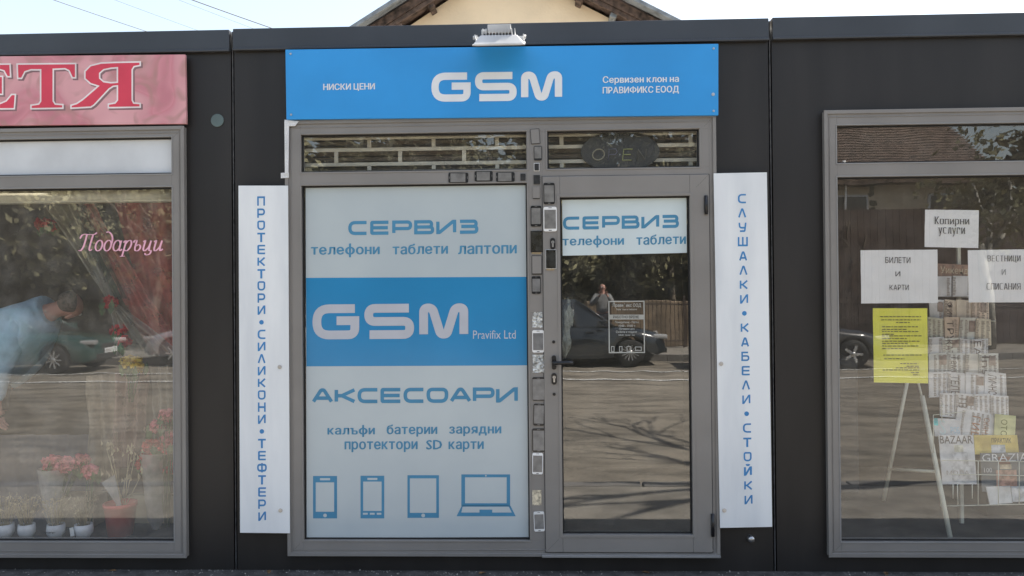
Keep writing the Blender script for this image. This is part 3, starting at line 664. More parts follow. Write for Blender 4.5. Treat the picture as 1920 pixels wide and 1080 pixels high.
# ------------------------------------------------------------------ broken phones glued on the frame
M_scr = mat('grey_screen', A(112,111,110), .12, var=.12, vscale=25)
M_scrd = mat('dark_screen', A(46,46,46), .08, var=.3, vscale=35, spec=.8)
M_ringw = mat('white_bezel', A(214,214,212), .35); M_ringb = mat('black_bezel', (.02, .02, .022), .22)
M_foil = mat('crumpled_foil', (.78, .76, .70), .28, metal=.85, var=.3, vscale=70, bump=1.0, bscale=95)
M_chip = mat('black_chip', (.02, .02, .02), .5, var=.3, vscale=60); M_copper = mat('flex_cable', (.35, .27, .16), .5)
PG = 'broken phone panels glued to the window and door frame'
def phone(label, q, style, base=FY, ang=0, landscape=False, hook=False, flex=False, name='phone_panel', top=.16, bot=.12, side=.07):
    b = rect(*q, base); cx, cz = (b[0]+b[1])/2, (b[2]+b[3])/2; w2, h2 = (b[1]-b[0])/2, (b[3]-b[2])/2
    if landscape: w2, h2 = h2, w2
    t = thing(name, label, 'phone panel', (cx, base-.0004, cz), PG)
    ring = {'b': M_ringb, 'w': M_ringw, 'd': M_ringb, 't': M_gasket, 'dw': M_ringw}[style]; scr = {'b': M_scr, 'w': M_scr, 'd': M_scrd, 't': M_frame, 'dw': M_scrd}[style]
    rr = min(w2*.28, .009) if style in 'bw' else .002
    def rrect(w2, h2, r):
        return [(sx*(w2-r)+r*math.cos(a), sz*(h2-r)+r*math.sin(a)) for (sx, sz, a0) in ((1, 1, 0), (-1, 1, 90), (-1, -1, 180), (1, -1, 270)) for a in [math.radians(a0+k*30) for k in range(4)]]
    y = base-.0004; pts = lambda p: [(cx+x_, cz+z_) for x_, z_ in p]
    MB().prism(pts(rrect(w2, h2, rr)), y-.0052, y).build('bezel', ring, t, bevel=.0006)
    sw, st_, sb_ = w2*(1-2*side), h2*(1-2*top), h2*(1-2*bot)
    MB().prism(pts([(-sw, -sb_), (sw, -sb_), (sw, st_), (-sw, st_)]), y-.0062, y-.0053).build('screen', scr, t)
    if style in 'bw' and h2 > .04:
        op = M_ringb if style == 'w' else M_scr
        MB().prism(pts([(-w2*.25, h2*.90), (w2*.25, h2*.90), (w2*.25, h2*.94), (-w2*.25, h2*.94)]), y-.006, y-.0053).build('speaker_slot', op, t)
        MB().prism(pts([(-w2*.22, -h2*.94), (w2*.22, -h2*.94), (w2*.22, -h2*.885), (-w2*.22, -h2*.885)]), y-.006, y-.0053).build('home_button', op, t)
    if flex:
        MB().prism(pts([(-w2*.9, -h2*1.14), (w2*.5, -h2*1.18), (w2*.8, -h2*1.0), (-w2*.8, -h2*1.0)]), y-.003, y-.001).build('flex_cable', M_copper, t)
    if hook: MB().prism(pts([(-w2*.5, h2*.98), (-w2*1.2, h2*1.02), (-w2*1.25, h2*1.18), (-w2*.9, h2*1.2), (-w2*.8, h2*1.1)]), y-.004, y-.001).build('antenna_clip', ring, t)
    t.rotation_euler = (0, math.radians(ang+(90 if landscape else 0)), 0)
    return t
phone('leftmost black framed phone panel lying sideways on the transom bar', (841, 324, 878, 343), 'b', ang=1, landscape=True, top=.14, bot=.10)
phone('middle sideways black phone panel on the transom bar, with a pale dot', (890, 321, 924, 340), 'b', landscape=True)
phone('rightmost sideways black phone panel on the transom bar, beside the black chip', (930, 323, 965, 341), 'b', landscape=True, top=.17)
phone('faint grey skewed phone frame topmost on the mullion', (995, 242, 1012, 270), 't', ang=-4, top=.03, bot=.03, side=.05)
phone('small thin dark phone frame just above the white edged chip on the mullion', (1001, 274, 1016, 301), 'b', top=.05, bot=.14, side=.07)
phone('pale grey plate with a dark lower edge, under the two black chips', (999, 350, 1012, 373), 't', top=.0, bot=.06, side=.0)
phone('black framed phone panel left of the upper white phone', (995, 386, 1015, 425), 'b', top=.11, bot=.12)
phone('cracked dark phone screen with pale lower edge, left of the upper door lock', (995, 433, 1018, 473), 'd', flex=True, top=.04, bot=.05, side=.03)
phone('square cornered grey phone panel below the cracked dark screen', (997, 479, 1016, 515), 't', top=.03, bot=.06, side=.05)
phone('small rounded black phone panel beside the top edge of the blue film band', (997, 518, 1014, 551), 'b', top=.14, bot=.13)
phone('white phone panel between the two crumpled foil sheets', (998, 619, 1020, 661), 'w', top=.13, bot=.11)
phone('grey phone panel with black top bar, beside the lower door lock', (998, 707, 1021, 751), 'b', top=.08, bot=.04, side=.02)
phone('tilted black framed phone panel, second below the lower foil sheet', (1000, 757, 1021, 798), 'b', ang=2, top=.07, bot=.1)
phone('black framed phone panel directly above the rounded white phone near the bottom', (998, 803, 1022, 847), 'b', top=.09, bot=.06)
phone('rounded white phone panel above the pale metal plate', (998, 849, 1018, 889), 'w', ang=1, top=.12, bot=.11)
phone('lowest rounded white phone panel on the mullion', (1001, 959, 1021, 996), 'w', ang=-2, top=.13, bot=.13)
phone('black rounded phone panel at the top of the door leaf', (1019, 343, 1040, 383), 'b', base=LY, top=.12, bot=.1)
phone('large white phone panel on the door leaf beside the door film', (1019, 388, 1044, 434), 'w', base=LY, top=.12, bot=.11)
phone('black screen with thin white frame on the door leaf below the upper lock', (1023, 468, 1043, 504), 'dw', base=LY, flex=True, top=.015, bot=.02, side=.03)
CG = 'small black chips glued on the frame'
def chip(label, q, rim=False):
    b = rect(*q, FY); t = thing('chip', label, 'chip', ((b[0]+b[1])/2, FY-.0004, (b[2]+b[3])/2), CG)
    if rim: box('rim', M_ringw, (b[0]-.003, b[1]+.003, FY-.0024, FY-.0004, b[2]-.003, b[3]+.003), t)
    box('body', M_chip, (b[0], b[1], FY-.006, FY-.0025, b[2], b[3]), t, bevel=.0006)
    for k in range(4):
        z = b[2]+(b[3]-b[2])*(k+.5)/4; box('pin', M_steel, (b[1]+.0002, b[1]+.0016, FY-.004, FY-.0028, z-.0012, z+.0012), t)
chip('black square chip at the right end of the row of sideways phone panels', (976, 326, 985.5, 338.5))
chip('black chip with a thin white edge on the mullion', (1002, 307, 1010.5, 320), True)
chip('plain black chip on the mullion just under the white edged one', (1000.5, 328.5, 1012.5, 345.5))
def foil(label, q, name='foil_sheet', m=M_foil, amp=.004, base=FY, cat='foil'):
    b = rect(*q, base); mb = MB(); nx, ny = 14, 20; vs = []
    for j in range(ny+1):
        for i in range(nx+1):
            x = b[0]+(b[1]-b[0])*i/nx; z = b[2]+(b[3]-b[2])*j/ny
            ed = (i in (0, nx))*.001*random.uniform(-1, 1)
            vs.append((x+ed, base-.0015-amp*abs(noise.noise((x*70, z*22, 3)))-amp*.5*abs(noise.noise((x*190, z*80, 8))), z+(j in (0, ny))*.001*random.uniform(-1, 1)))
    fs = [(j*(nx+1)+i, j*(nx+1)+i+1, (j+1)*(nx+1)+i+1, (j+1)*(nx+1)+i) for j in range(ny) for i in range(nx)]
    mb.add(vs, fs); return mb.build(name, m, label=label, cat=cat)
foil('upper crumpled silver foil sheet on the mullion above the white phone panel', (998, 585, 1017, 614))
foil('lower crumpled silver foil sheet on the mullion beside the door handle', (999, 665, 1020, 699))
foil('pale scratched metal plate on the mullion near the bottom', (998, 919, 1015, 947), 'metal_plate', mat('pale_plate', (.62, .58, .47), .35, metal=.3, var=.25, vscale=60), .0006, cat='plate')

# ------------------------------------------------------------------ behind the transom lights: security grille and OPEN board
M_rail = mat('pale_grille', A(178,174,160), .5, var=.1)
M_slat = mat('brown_shutter', (.10, .075, .05), .6, var=.3, vscale=4)
def grille(label, pane_b, px0, px1, slope, posts, ox=0):
    gyy = .056; t = thing('security_grille', label, 'grille', (pane_b[0]+.1, gyy, pane_b[2]), 'pale metal grilles behind the glass over the entrance')
    def zrow(y): return at(780, y, gyy)[1]
    x0, x1 = pane_b[0]-.02, pane_b[1]+.02
    rows = [(258, .012), (279, .020), (306.5, .020), (320, .012)]
    for y, h in rows: box('rail', M_rail, (x0, x1, gyy, gyy+.012, zrow(y)-h/2, zrow(y)+h/2), t, bevel=.002)
    for px, r0, r1 in posts:
        x = at(px, 285, gyy)[0]; za, zb2 = zrow(rows[r0][0])-rows[r0][1]/2-.0005, zrow(rows[r1][0])+rows[r1][1]/2+.0005
        box('post', M_rail, (x-.011, x+.011, gyy+.001, gyy+.011, zb2, za), t, bevel=.002)
    for k in range(9):
        z = pane_b[2]-.01+k*.03; box('shutter_slat', M_slat, (x0, x1, gyy+.05, gyy+.056, z, z+.021), t)
grille('pale metal grille behind the wide glass left above the window film', T1, 0, 0, 0, [(692, 0, 1), (813, 0, 1), (932, 0, 1), (630, 1, 2), (750, 1, 2), (870, 1, 2), (692, 2, 3), (813, 2, 3), (932, 2, 3)])
grille('pale metal grille behind the glass above the door, behind the OPEN board', T2, 0, 0, 0, [(1053, 0, 1), (1295, 0, 1), (1053, 2, 3), (1295, 2, 3), (1175, 1, 2)])
x, z = at(1163, 284, .035); t = thing('open_sign', 'dark oval OPEN board behind the glass above the door', 'sign', (x, .05, z-.1))
mb = MB(); mb.prism([(x+.215*math.cos(a), z+.112*math.sin(a)) for a in [2*math.pi*k/40 for k in range(40)]], .04, .05)
mb.build('board', mat('dark_board', (.035, .037, .038), .35), t, bevel=.002)
for ch, px, c in (('О', 1122, (100,97,84)), ('Р', 1149, (64,66,80)), ('Е', 1176, (104,108,70)), ('Н', 1203, (66,66,60))):
    cx, cz = at(px, 290, .036); w2, h2 = .032, .030
    sh = {'О': [[(math.cos(a)*w2, math.sin(a)*h2) for a in [2*math.pi*k/18 for k in range(19)]]], 'Р': [[(-w2*.7, -h2), (-w2*.7, h2), (w2*.4, h2), (w2*.7, h2*.5), (w2*.4, 0), (-w2*.7, 0)]],
          'Е': [[(w2*.8, h2), (-w2*.7, h2), (-w2*.7, -h2), (w2*.8, -h2)], [(-w2*.7, 0), (w2*.6, 0)]], 'Н': [[(-w2*.7, -h2), (-w2*.7, h2), (w2*.7, -h2), (w2*.7, h2)]]}[ch]
    mb = MB()
    for p in sh: mb.tube([(cx+a+.12*b, .033, cz+b) for a, b in p], .0032, 6)
    mb.build('letter', mat('tube_%d' % px, A(*c, .35), .4), t)

# ------------------------------------------------------------------ newsagent window: papers, rack, magazines
M_paper = mat('white_paper', A(196,198,202,.55), .6, var=.02); M_ink = mat('black_ink', (.03, .03, .035), .6)
M_yel = mat('yellow_paper', (.85,.82,.10), .6, var=.03)
def paper(label, q, m, y=.001, name='paper_notice', **k):
    """a taped sheet with a slightly waving edge"""
    P = [Vector(at(*c, y)) for c in q]; mb = MB(); n = 10; vs = []
    for j in range(n+1):
        for i in range(n+1):
            u, v = i/n, j/n; p = P[3].lerp(P[2], u).lerp(P[0].lerp(P[1], u), v)
            wv = .003*noise.noise((p.x*6, p.y*5, 2))
            vs.append((p.x+(i in (0, n))*.0012*noise.noise((p.y*25, 1, i)), y+.003+wv*.8, p.y+(j in (0, n))*.001*noise.noise((p.x*25, 4, j))))
    fs = [(j*(n+1)+i, j*(n+1)+i+1, (j+1)*(n+1)+i+1, (j+1)*(n+1)+i) for j in range(n) for i in range(n)]
    mb.add(vs, fs); o = mb.build(name, m, label=label, cat='notice', **k)
    s = o.modifiers.new('thickness', 'SOLIDIFY'); s.thickness = .0004; s.offset = 1
    return o
NG = 'paper notices taped inside the newsagent window'
p1 = paper('small white notice Копирни услуги, highest of the papers in the right window', ((1735, 393), (1836, 394), (1835, 465), (1734, 463)), M_paper, group=NG)
p2 = paper('wide white notice БИЛЕТИ И КАРТИ in the right window above the yellow sheet', ((1614, 469), (1758, 468), (1759, 568), (1615, 569)), M_paper, group=NG)
p3 = paper('wide white notice ВЕСТНИЦИ И СПИСАНИЯ at the right edge of the picture', ((1815, 469), (1948, 467), (1949, 567), (1817, 567)), M_paper, group=NG)
p4 = paper('bright yellow sheet of small print in the right window', ((1637, 578), (1739, 578), (1741, 719), (1639, 717)), M_yel, group=NG)
ty = .0005
def serif(s, q, p, t=.10, gap=.26): techno(M_ink, s, q, ty, p, t, gap, nib=.5, serif=.09)
serif('Копирни', ((1752, 406), (1818, 406.5), (1752, 424)), p1); serif('услуги', ((1759, 426), (1810, 426.5), (1759, 443)), p1)
humanist(M_ink, 'БИЛЕТИ', ((1660, 482), (1707, 482.5), (1660, 493)), ty, p2, .0); humanist(M_ink, 'И', ((1679, 509), (1688, 509), (1679, 518)), ty, p2, .0); humanist(M_ink, 'КАРТИ', ((1668, 534), (1704, 534), (1668, 544)), ty, p2, .0)
serif('ВЕСТНИЦИ', ((1851, 479), (1914, 479), (1851, 492)), p3); serif('И', ((1878, 505), (1886, 505), (1878, 515)), p3); serif('СПИСАНИЯ', ((1850, 531), (1914, 531), (1850, 543)), p3)
mb = MB()
for k, (a, b_, yy) in enumerate([(1650,1727,593),(1652,1727,599),(1680,1706,604),(1654,1722,612),(1654,1700,617),(1654,1722,621),(1654,1676,626),(1654,1728,629),(1654,1700,634),(1654,1724,639),(1654,1702,643),(1654,1722,648),(1654,1694,653),(1656,1728,665),(1658,1696,672),(1688,1722,681),(1700,1724,686),(1680,1724,689),(1655,1724,693),(1708,1724,698),(1712,1724,702)]):
    x = a
    while x < b_:
        wd = random.uniform(3, 9); X0, Z0 = at(x, yy, ty); X1, Z1 = at(min(b_, x+wd), yy+1.5, ty); mb.add([(X0, ty, Z1), (X1, ty, Z1), (X1, ty, Z0), (X0, ty, Z0)], [(0, 1, 2, 3)]); x += wd+1.6
mb.build('lettering', mat('olive_ink', (.16, .15, .05), .7), p4, kind='stuff')

M_wire = mat('pale_wire', A(190,182,165,.5), .5)
def news(label, q, y, heads, tone=(190,176,158), seed=0, rot=False, group='newspapers on the rack', cat='newspaper', name='newspaper', pics=(), bars=1):
    rnd = random.Random(seed)
    m = mat('newsprint_%s' % '_'.join(map(str, tone)), A(*tone, .40), .8, var=.12, vscale=12)
    P = [Vector(at(*c, y)) for c in q]
    o = MB().prism([tuple(P[3]), tuple(P[2]), tuple(P[1]), tuple(P[0])], y, y+.006).build(name, m, label=label, cat=cat, group=group)
    W, Hh = q[1][0]-q[0][0], q[3][1]-q[0][1]
    def sub(u0, v0, u1, v1):
        f = lambda u, v: tuple(Vector(q[0]).lerp(Vector(q[1]), u).lerp(Vector(q[3]).lerp(Vector(q[2]), u), v))
        return f(u0, v0), f(u1, v0), f(u1, v1), f(u0, v1)
    ink = mat('news_ink', A(92,82,74,.40), .8); mb = MB()
    if bars:
        c = 0
        while c < W/9:       # columns of print, text turned on its side
            u0 = c*9/W; u1 = min(.98, u0+6.5/W)
            if rnd.random() < .75:
                v = .08
                while v < .92:
                    h = rnd.uniform(.02, .05)*60/Hh*.5; qq = sub(u0+.01, v, u0+(u1-u0)*rnd.uniform(.6, 1), min(.95, v+h))
                    pp = [at(*c2, y-.0006) for c2 in qq]; mb.add([(a, y-.0006, b) for a, b in pp], [(3, 2, 1, 0)]); v += h*1.9
            c += 1
        if mb.v: mb.build('print_lines', ink, o, kind='stuff')
    for (u0, v0, u1, v1, col) in pics:
        board('picture', mat('print_%d_%d_%d' % col, A(*col, .40), .7, var=.25, vscale=30), sub(u0, v0, u1, v1), y-.0014, .0004, o)
    for s_, (u0, v0, u1, v1), col, turn in heads:
        qq = sub(u0, v0, u1, v1); mm = mat('ink_%d_%d_%d' % col, A(*col, .40), .7)
        qd = (qq[1], qq[2], qq[0]) if turn else (qq[0], qq[1], qq[3])
        put2d('lettering', mm, font2d(s_, 0), qd, y-.0018, o)
    return o
K = (62, 54, 50)
news('folded newspaper at the very top of the rack between two white notices', ((1757,494),(1822,497),(1822,520),(1757,520)), .64, [('Уикенд',(.1,.2,.9,.8),(150,140,120),0)], (120,98,84), seed=1)
news('left pale newspaper in the second row of the rack between two white notices', ((1757,518),(1784,518),(1784,556),(1757,556)), .62, [], (185,180,172), seed=2)
news('right pale newspaper in the second row of the rack between two white notices', ((1787,517),(1824,518),(1824,556),(1786,556)), .615, [], (176,170,160), seed=3)
ordn = ['third', 'fourth', 'fifth', 'sixth', 'seventh', 'eighth']; rw = random.Random(41)
rowspec = [(1742,1854,562,606,'ФИН',(172,162,148)), (1741,1858,596,646,'ТРУ',(178,166,150)), (1741,1852,634,668,'КАТ',(188,178,164)), (1741,1872,662,706,'Теми',(182,176,168)), (1741,1887,698,744,'ТЕЛЕ',(180,178,172)), (1763,1891,738,782,'ТВА',(184,182,176))]
for r, (a, b_, t0, t1, hd, tone) in enumerate(rowspec):
    n_ = 4; e_ = [a]+[a+(b_-a)*k/n_+rw.uniform(-4, 4) for k in range(1, n_)]+[b_]
    for k, col in enumerate(('leftmost', 'second', 'third', 'rightmost')):
        x0_, x1_ = e_[k], e_[k+1]+(0 if k == n_-1 else 3); j = lambda v=2.5: rw.uniform(-v, v); dv = int(rw.uniform(-24, 14)); tn = tuple(c+dv+s_ for c, s_ in zip(tone, (rw.choice((0, 4)), 0, 0)))
        hh = [(hd if k == 1 else 'ЕА' if (r == 2 and k == 3) else 'Ins' if (r == 3 and k == 3) else 'ЛИЧНО' if (r == 4 and k == 3) else 'Ф', (.15,.12,.55 if k in (1, 3) else .4,.9),K,1)] if (k == 1 or (k == 3 and r in (2, 3, 4))) else []
        news('%s newspaper in the %s row of the rack in the right window' % (col, ordn[r]), ((x0_+j(), t0+j()),(x1_+j(1), t0+j()+k),(x1_+j(1), t1+j()+k),(x0_+j(), t1+j())), .585-.036*r-.0075*k, hh, tn, seed=r*5+k,
             pics=((.5,.1,.85,.5,(110,98,90)),) if (k+r) % 3 == 0 else ())
news('newspaper with brown framed headline tilted above the magazines', ((1796,763),(1867,777),(1862,826),(1788,820)), .385, [('ГИЕ',(.42,.2,.62,.95),(120,84,62),1), ('СКАНД',(.68,.2,.86,.95),(120,84,62),1)], (196,186,176), seed=20, bars=1)
MG = 'magazines at the foot of the rack'
news('white magazine with blue corner and a large S, left of the tilted newspaper', ((1750,784),(1800,786),(1802,820),(1753,818)), .375, [('S',(.2,.08,.44,.9),(150,160,160),0), ('РОБ',(.62,.45,.96,.8),(130,150,165),0)], (190,200,206), seed=21, bars=0, pics=((0,0,.16,.4,(70,150,190)),), cat='magazine', name='magazine', group=MG)
news('yellow green magazine at the right end above the orange one', ((1866,776),(1905,780),(1903,824),(1864,820)), .37, [('ОТО',(.3,.2,.6,.9),(80,84,40),1)], (150,150,112), seed=22, bars=0, cat='magazine', name='magazine', group=MG)
news('fashion magazine BAZAAR with a pale dressed figure on its cover', ((1760,816),(1825,816),(1832,908),(1767,908)), .34, [('BAZAAR',(.03,.01,.97,.17),(70,66,64),0), ('МОДА',(.15,.72,.8,.83),(120,112,106),0)], (196,192,184), seed=23, bars=0, pics=((.42,.2,.68,.34,(196,160,140)), (.36,.34,.8,.62,(206,198,184)), (.3,.62,.95,.95,(200,192,180))), cat='magazine', name='magazine', group=MG)
news('orange yellow magazine behind the dark GRAZIA cover', ((1826,816),(1907,816),(1911,852),(1828,852)), .36, [('ПРАКТИК',(.4,.15,.85,.4),(70,60,40),0)], (176,142,82), seed=24, bars=0, pics=((.38,.5,.7,.95,(150,160,170)),), cat='magazine', name='magazine', group=MG)
news('dark GRAZIA magazine with a seated long haired figure on its cover', ((1838,850),(1930,848),(1934,922),(1842,922)), .33, [('GRAZIA',(.03,.02,.97,.22),(196,190,180),0), ('100',(.06,.38,.22,.5),(190,184,176),0)], (84,86,86), seed=25, bars=0, pics=((.36,.1,.6,.3,(90,60,48)), (.38,.3,.62,.42,(180,140,120)), (.3,.44,.72,.95,(140,112,98))), cat='magazine', name='magazine', group=MG)
news('pale pink magazine sticking out under the GRAZIA cover', ((1849,913),(1894,911),(1899,943),(1856,946)), .325, [], (196,160,156), seed=26, bars=0, cat='magazine', name='magazine', group=MG)
news('light grey booklet at the bottom right of the rack', ((1896,912),(1936,912),(1938,940),(1900,941)), .32, [], (180,186,194), seed=27, bars=0, pics=((.1,.1,.7,.9,(200,206,212)),), cat='booklet', name='booklet')
# rack
rk = thing('newspaper_rack', 'pale wire rack on splayed white legs holding the newspapers', 'rack', (at(1800, 900, .4)[0], .45, 0))
def w3(px, py, y): x, z = at(px, py, y); return (x, y, z)
def leg(a, b_, ya, yb, r=.008): MB().tube([w3(*a, ya), w3(*b_, yb)], r, 8).build('leg', M_wire, rk)
leg((1706, 690), (1657, 938), .5, .62, .011); leg((1729, 742), (1784, 1020), .42, .2, .014)
leg((1716, 690), (1741, 800), .5, .44, .007)
MB().tube([w3(1671, 880, .58), w3(1752, 884, .33)], .009, 8).build('crossbar', M_wire, rk)
for a, b_ in (((1766, 863), (1935, 866)), ((1785, 889), (1935, 892)), ((1764, 908), (1764, 949)), ((1764, 949), (1935, 945)), ((1787, 908), (1787, 935)), ((1795, 905), (1796, 948)), ((1823, 905), (1823, 935)), ((1834, 865), (1834, 948)), ((1872, 866), (1872, 948)), ((1911, 866), (1911, 946)), ((1750, 778), (1750, 850)), ((1750, 778), (1810, 772)), ((1766, 756), (1766, 790))):
    MB().tube([w3(*a, .30), w3(*b_, .30)], .0026, 6).build('wire', M_wire, rk)
for yy in (556, 600, 668, 742): MB().tube([w3(1741, yy, .66), w3(1866, yy+2, .66)], .003, 6).build('wire', M_wire, rk)
box('back_post', M_wire, (at(1800, 600, .68)[0]-.01, at(1800, 600, .68)[0]+.01, .68, .7, 0, 1.75), rk)
b = (at(1852, 800, .9)[0], at(2080, 800, .9)[0])
t = thing('cabinet', 'tall dark cabinet inside the newsagent at the right edge', 'cabinet', (b[0]+.3, 1.15, 0))
dk = mat('dark_wood', (.035, .03, .028), .5)
box('carcass', dk, (b[0], b[1], .92, 1.4, -.02, 1.35), t, bevel=.004); box('door', dk, (b[0]+.01, (b[0]+b[1])/2-.003, .9, .919, .05, 1.32), t, bevel=.003); box('door', dk, ((b[0]+b[1])/2+.003, b[1]-.01, .9, .919, .05, 1.32), t, bevel=.003)
box('counter', mat('counter_grey', (.2, .19, .18), .6), (1.4, 2.3, 1.5, 2.0, -.02, .95), label='plain grey sales counter deep inside the newsagent', cat='counter', bevel=.01)
# ------------------------------------------------------------------ flower shop interior
def shade(px, y0, y1): pass
M_clayw = mat('white_pot', (.74, .75, .78), .35); M_redpot = mat('red_pot', (.62, .10, .09), .5)
M_dry = mat('dry_stem', (.5, .42, .27), .8, var=.25, vscale=30); M_leafg = mat('leaf_green', (.07, .12, .04), .6, var=.3, vscale=20)
M_rose = mat('red_flower', (.62, .05, .06), .6, var=.25, vscale=40); M_pinkf = mat('pink_flower', (.75, .22, .25), .6, var=.2, vscale=40); M_yelf = mat('yellow_flower', (.75, .52, .06), .6, var=.2, vscale=40)
M_kraft = mat('kraft_paper', (.42, .33, .22), .8, var=.15, vscale=8, bump=.3, bscale=30)
M_soil = mat('potting_soil', (.03, .02, .015), .9)
SILL = at(200, 1012, .1)[1]
box('window_shelf', mat('shelf_dark', (.05, .05, .055), .5), (-4.8, XW+.02, .052, .5, SILL-.03, SILL-.002), label='low dark display shelf inside the flower shop window', cat='shelf', bevel=.003)
def pot(px, label, wpx, tagside=0, mark=False, seed=0):
    y = .14; x = at(px, 1000, y)[0]; r = (at(px+wpx/2, 1000, y)[0]-x); h = .078
    t = thing('flower_pot', label, 'pot plant', (x, y, SILL), 'white pots with dry plants in the flower shop window'); rnd = random.Random(seed)
    MB().lathe([(0, 0), (r*.62, 0), (r*.95, h*.35), (r, h*.6), (r*.93, h), (r*.86, h), (r*.8, h*.85), (0, h*.85)], (x, y, SILL), seg=24).build('pot', M_clayw, t)
    MB().lathe([(0, h*.88), (r*.78, h*.87)], (x, y, SILL), seg=16).build('soil', M_soil, t)
    mb = MB()
    for k in range(60):
        a = rnd.uniform(0, 6.28); d = rnd.uniform(0, r*.7); l = rnd.uniform(.09, .17); a2 = a+rnd.uniform(-.8, .8)
        p = Vector((x+d*math.cos(a), y+d*math.sin(a), SILL+h*.85)); e = p+Vector((math.cos(a2)*.035*rnd.random()*2, math.sin(a2)*.05, l))
        mb.tube([p, (p+e)/2+Vector((0, 0, .01)), e], [.0013, .0011, .0007], 3, smooth=False)
        for q in range(2):
            c = e+Vector([rnd.uniform(-.008, .008) for _ in range(3)]); v = [Vector([rnd.uniform(-.009, .009) for _ in range(3)]) for _ in range(3)]
            mb.add([c+w_ for w_ in v], [(0, 1, 2)])
    mb.build('dry_stems', M_dry, t, kind='stuff')
    if tagside: MB().obox((x+tagside*r*.7, y-r-.004, SILL+h*.62), ((.011, 0, .002), (0, .0006, 0), (-.003, 0, .024))).build('price_tag', M_paper, t)
    if mark:
        mb = MB()
        for k in range(9): mb.box(x-.03+k*.0066, x-.026+k*.0066, y-r-.0016, y-r-.0008, SILL+.038+.002*(k % 3), SILL+.045)
        mb.build('small_print', M_ink, t, kind='stuff')
pot(8, 'white pot with dry stems, cut by the left edge of the picture', 34, seed=1)
pot(50, 'plain white pot with dry stems, second from the left edge', 30, 0, seed=2)
pot(105, 'white pot with small dark marking, third from the left edge', 32, 0, True, seed=3)
pot(157, 'white pot with a white price tag, nearest the red pot', 33, -1, seed=4)
def blossoms(mb, c, rad, n, size, rnd):
    for k in range(n):
        d = Vector((rnd.gauss(0, 1), rnd.gauss(0, 1)*.7, rnd.gauss(0, 1))).normalized()*rad*rnd.uniform(.55, 1); p = Vector(c)+Vector((d.x, d.y, d.z*.7))
        for q in range(7):
            a = Vector((rnd.gauss(0, 1), rnd.gauss(0, 1), rnd.gauss(0, 1))).normalized(); b_ = a.orthogonal().normalized(); e = a.cross(b_); s = size*rnd.uniform(.6, 1.1)
            o = p+a*size*.35; mb.add([o-b_*s*.5, o-e*s*.5, o+b_*s*.5, o+e*s*.5+a*s*.4], [(0, 1, 2, 3)])
def bunch(name, label, q, y, m, wrap=True, seed=0, size=.032, n=44, base=None, group=None, cat='flowers'):
    """clusters at pixel positions q=(px,py,rpx) above a paper cone"""
    rnd = random.Random(seed); c0 = w3(q[0][0], q[0][1], y)
    zb0 = base if base is not None else c0[2]-.25
    t = thing(name, label, cat, (c0[0], y, zb0), group)
    for (px, py, rp) in q:
        c = w3(px, py, y+rnd.uniform(-.03, .03)); mb = MB(); blossoms(mb, c, rp/300, n, size, rnd); mb.build('blossom', m, t)
        mb = MB()
        for k in range(7):
            a = rnd.uniform(0, 6.28); mb.tube([Vector(c)+Vector((math.cos(a)*.02, math.sin(a)*.02, 0)), (c0[0]+math.cos(a)*.012, y, zb0+.02)], .0025, 4)
            e = Vector(c)+Vector((math.cos(a)*.05, math.sin(a)*.05, -.04-.05*rnd.random())); mb.add([e, e+Vector((.02, 0, .03)), e+Vector((.0, .01, .07)), e+Vector((-.02, 0, .03))], [(0, 1, 2, 3)])
        mb.build('stems', M_leafg, t)
    if wrap:
        mb = MB(); mb.lathe([(.02, zb0), (.05, zb0+.07), (.085, c0[2]-.03)], (c0[0], y, 0), seg=14); mb.build('wrapping', M_wrap, t)
    return t
M_wrap = sheer_mat('cellophane', (.72, .7, .66), .45)
FG = 'flower bunches in the flower shop window'
bunch('flower_bunch', 'large bunch of red flowers at the right side of the flower shop window', [(292, 838, 20), (275, 868, 18), (305, 880, 20), (285, 858, 16)], .30, M_rose, seed=1, group=FG, base=SILL)
bunch('flower_bunch', 'row of pink red flowers behind the white pots', [(100, 868, 15), (125, 872, 15), (150, 866, 14), (112, 880, 12)], .36, M_pinkf, seed=2, group=FG, base=SILL)
bunch('flower_bunch', 'single pink rose bud tilted left of the red pot', [(168, 884, 12)], .26, M_pinkf, wrap=False, seed=3, group=FG, base=SILL, n=34)
bunch('flower_bunch', 'small red artificial flower high on the pale curtain', [(85, 422, 14)], .46, M_rose, wrap=False, seed=4, group=FG, n=40, base=at(85, 430, .46)[1])
bunch('flower_bunch', 'bright red bow flower where the white curtain is gathered', [(207, 567, 11)], .40, M_rose, wrap=False, seed=5, group=FG, n=44, base=at(207, 585, .4)[1])
bunch('flower_bunch', 'red flower cluster right below the gathered curtain', [(225, 620, 14), (232, 640, 10)], .42, M_rose, wrap=False, seed=6, group=FG, n=30, base=at(225, 660, .42)[1])
bunch('flower_bunch', 'yellow sunflower bunch at the height of the parked cars', [(245, 680, 15), (258, 688, 8)], .35, M_yelf, wrap=False, seed=7, group=FG, n=44, base=at(245, 760, .35)[1])
bunch('flower_bunch', 'loose pink red flowers at the right edge of the flower shop, below the curtain', [(312, 780, 12), (296, 800, 11), (318, 822, 13)], .27, M_pinkf, wrap=False, seed=8, group=FG, base=SILL)
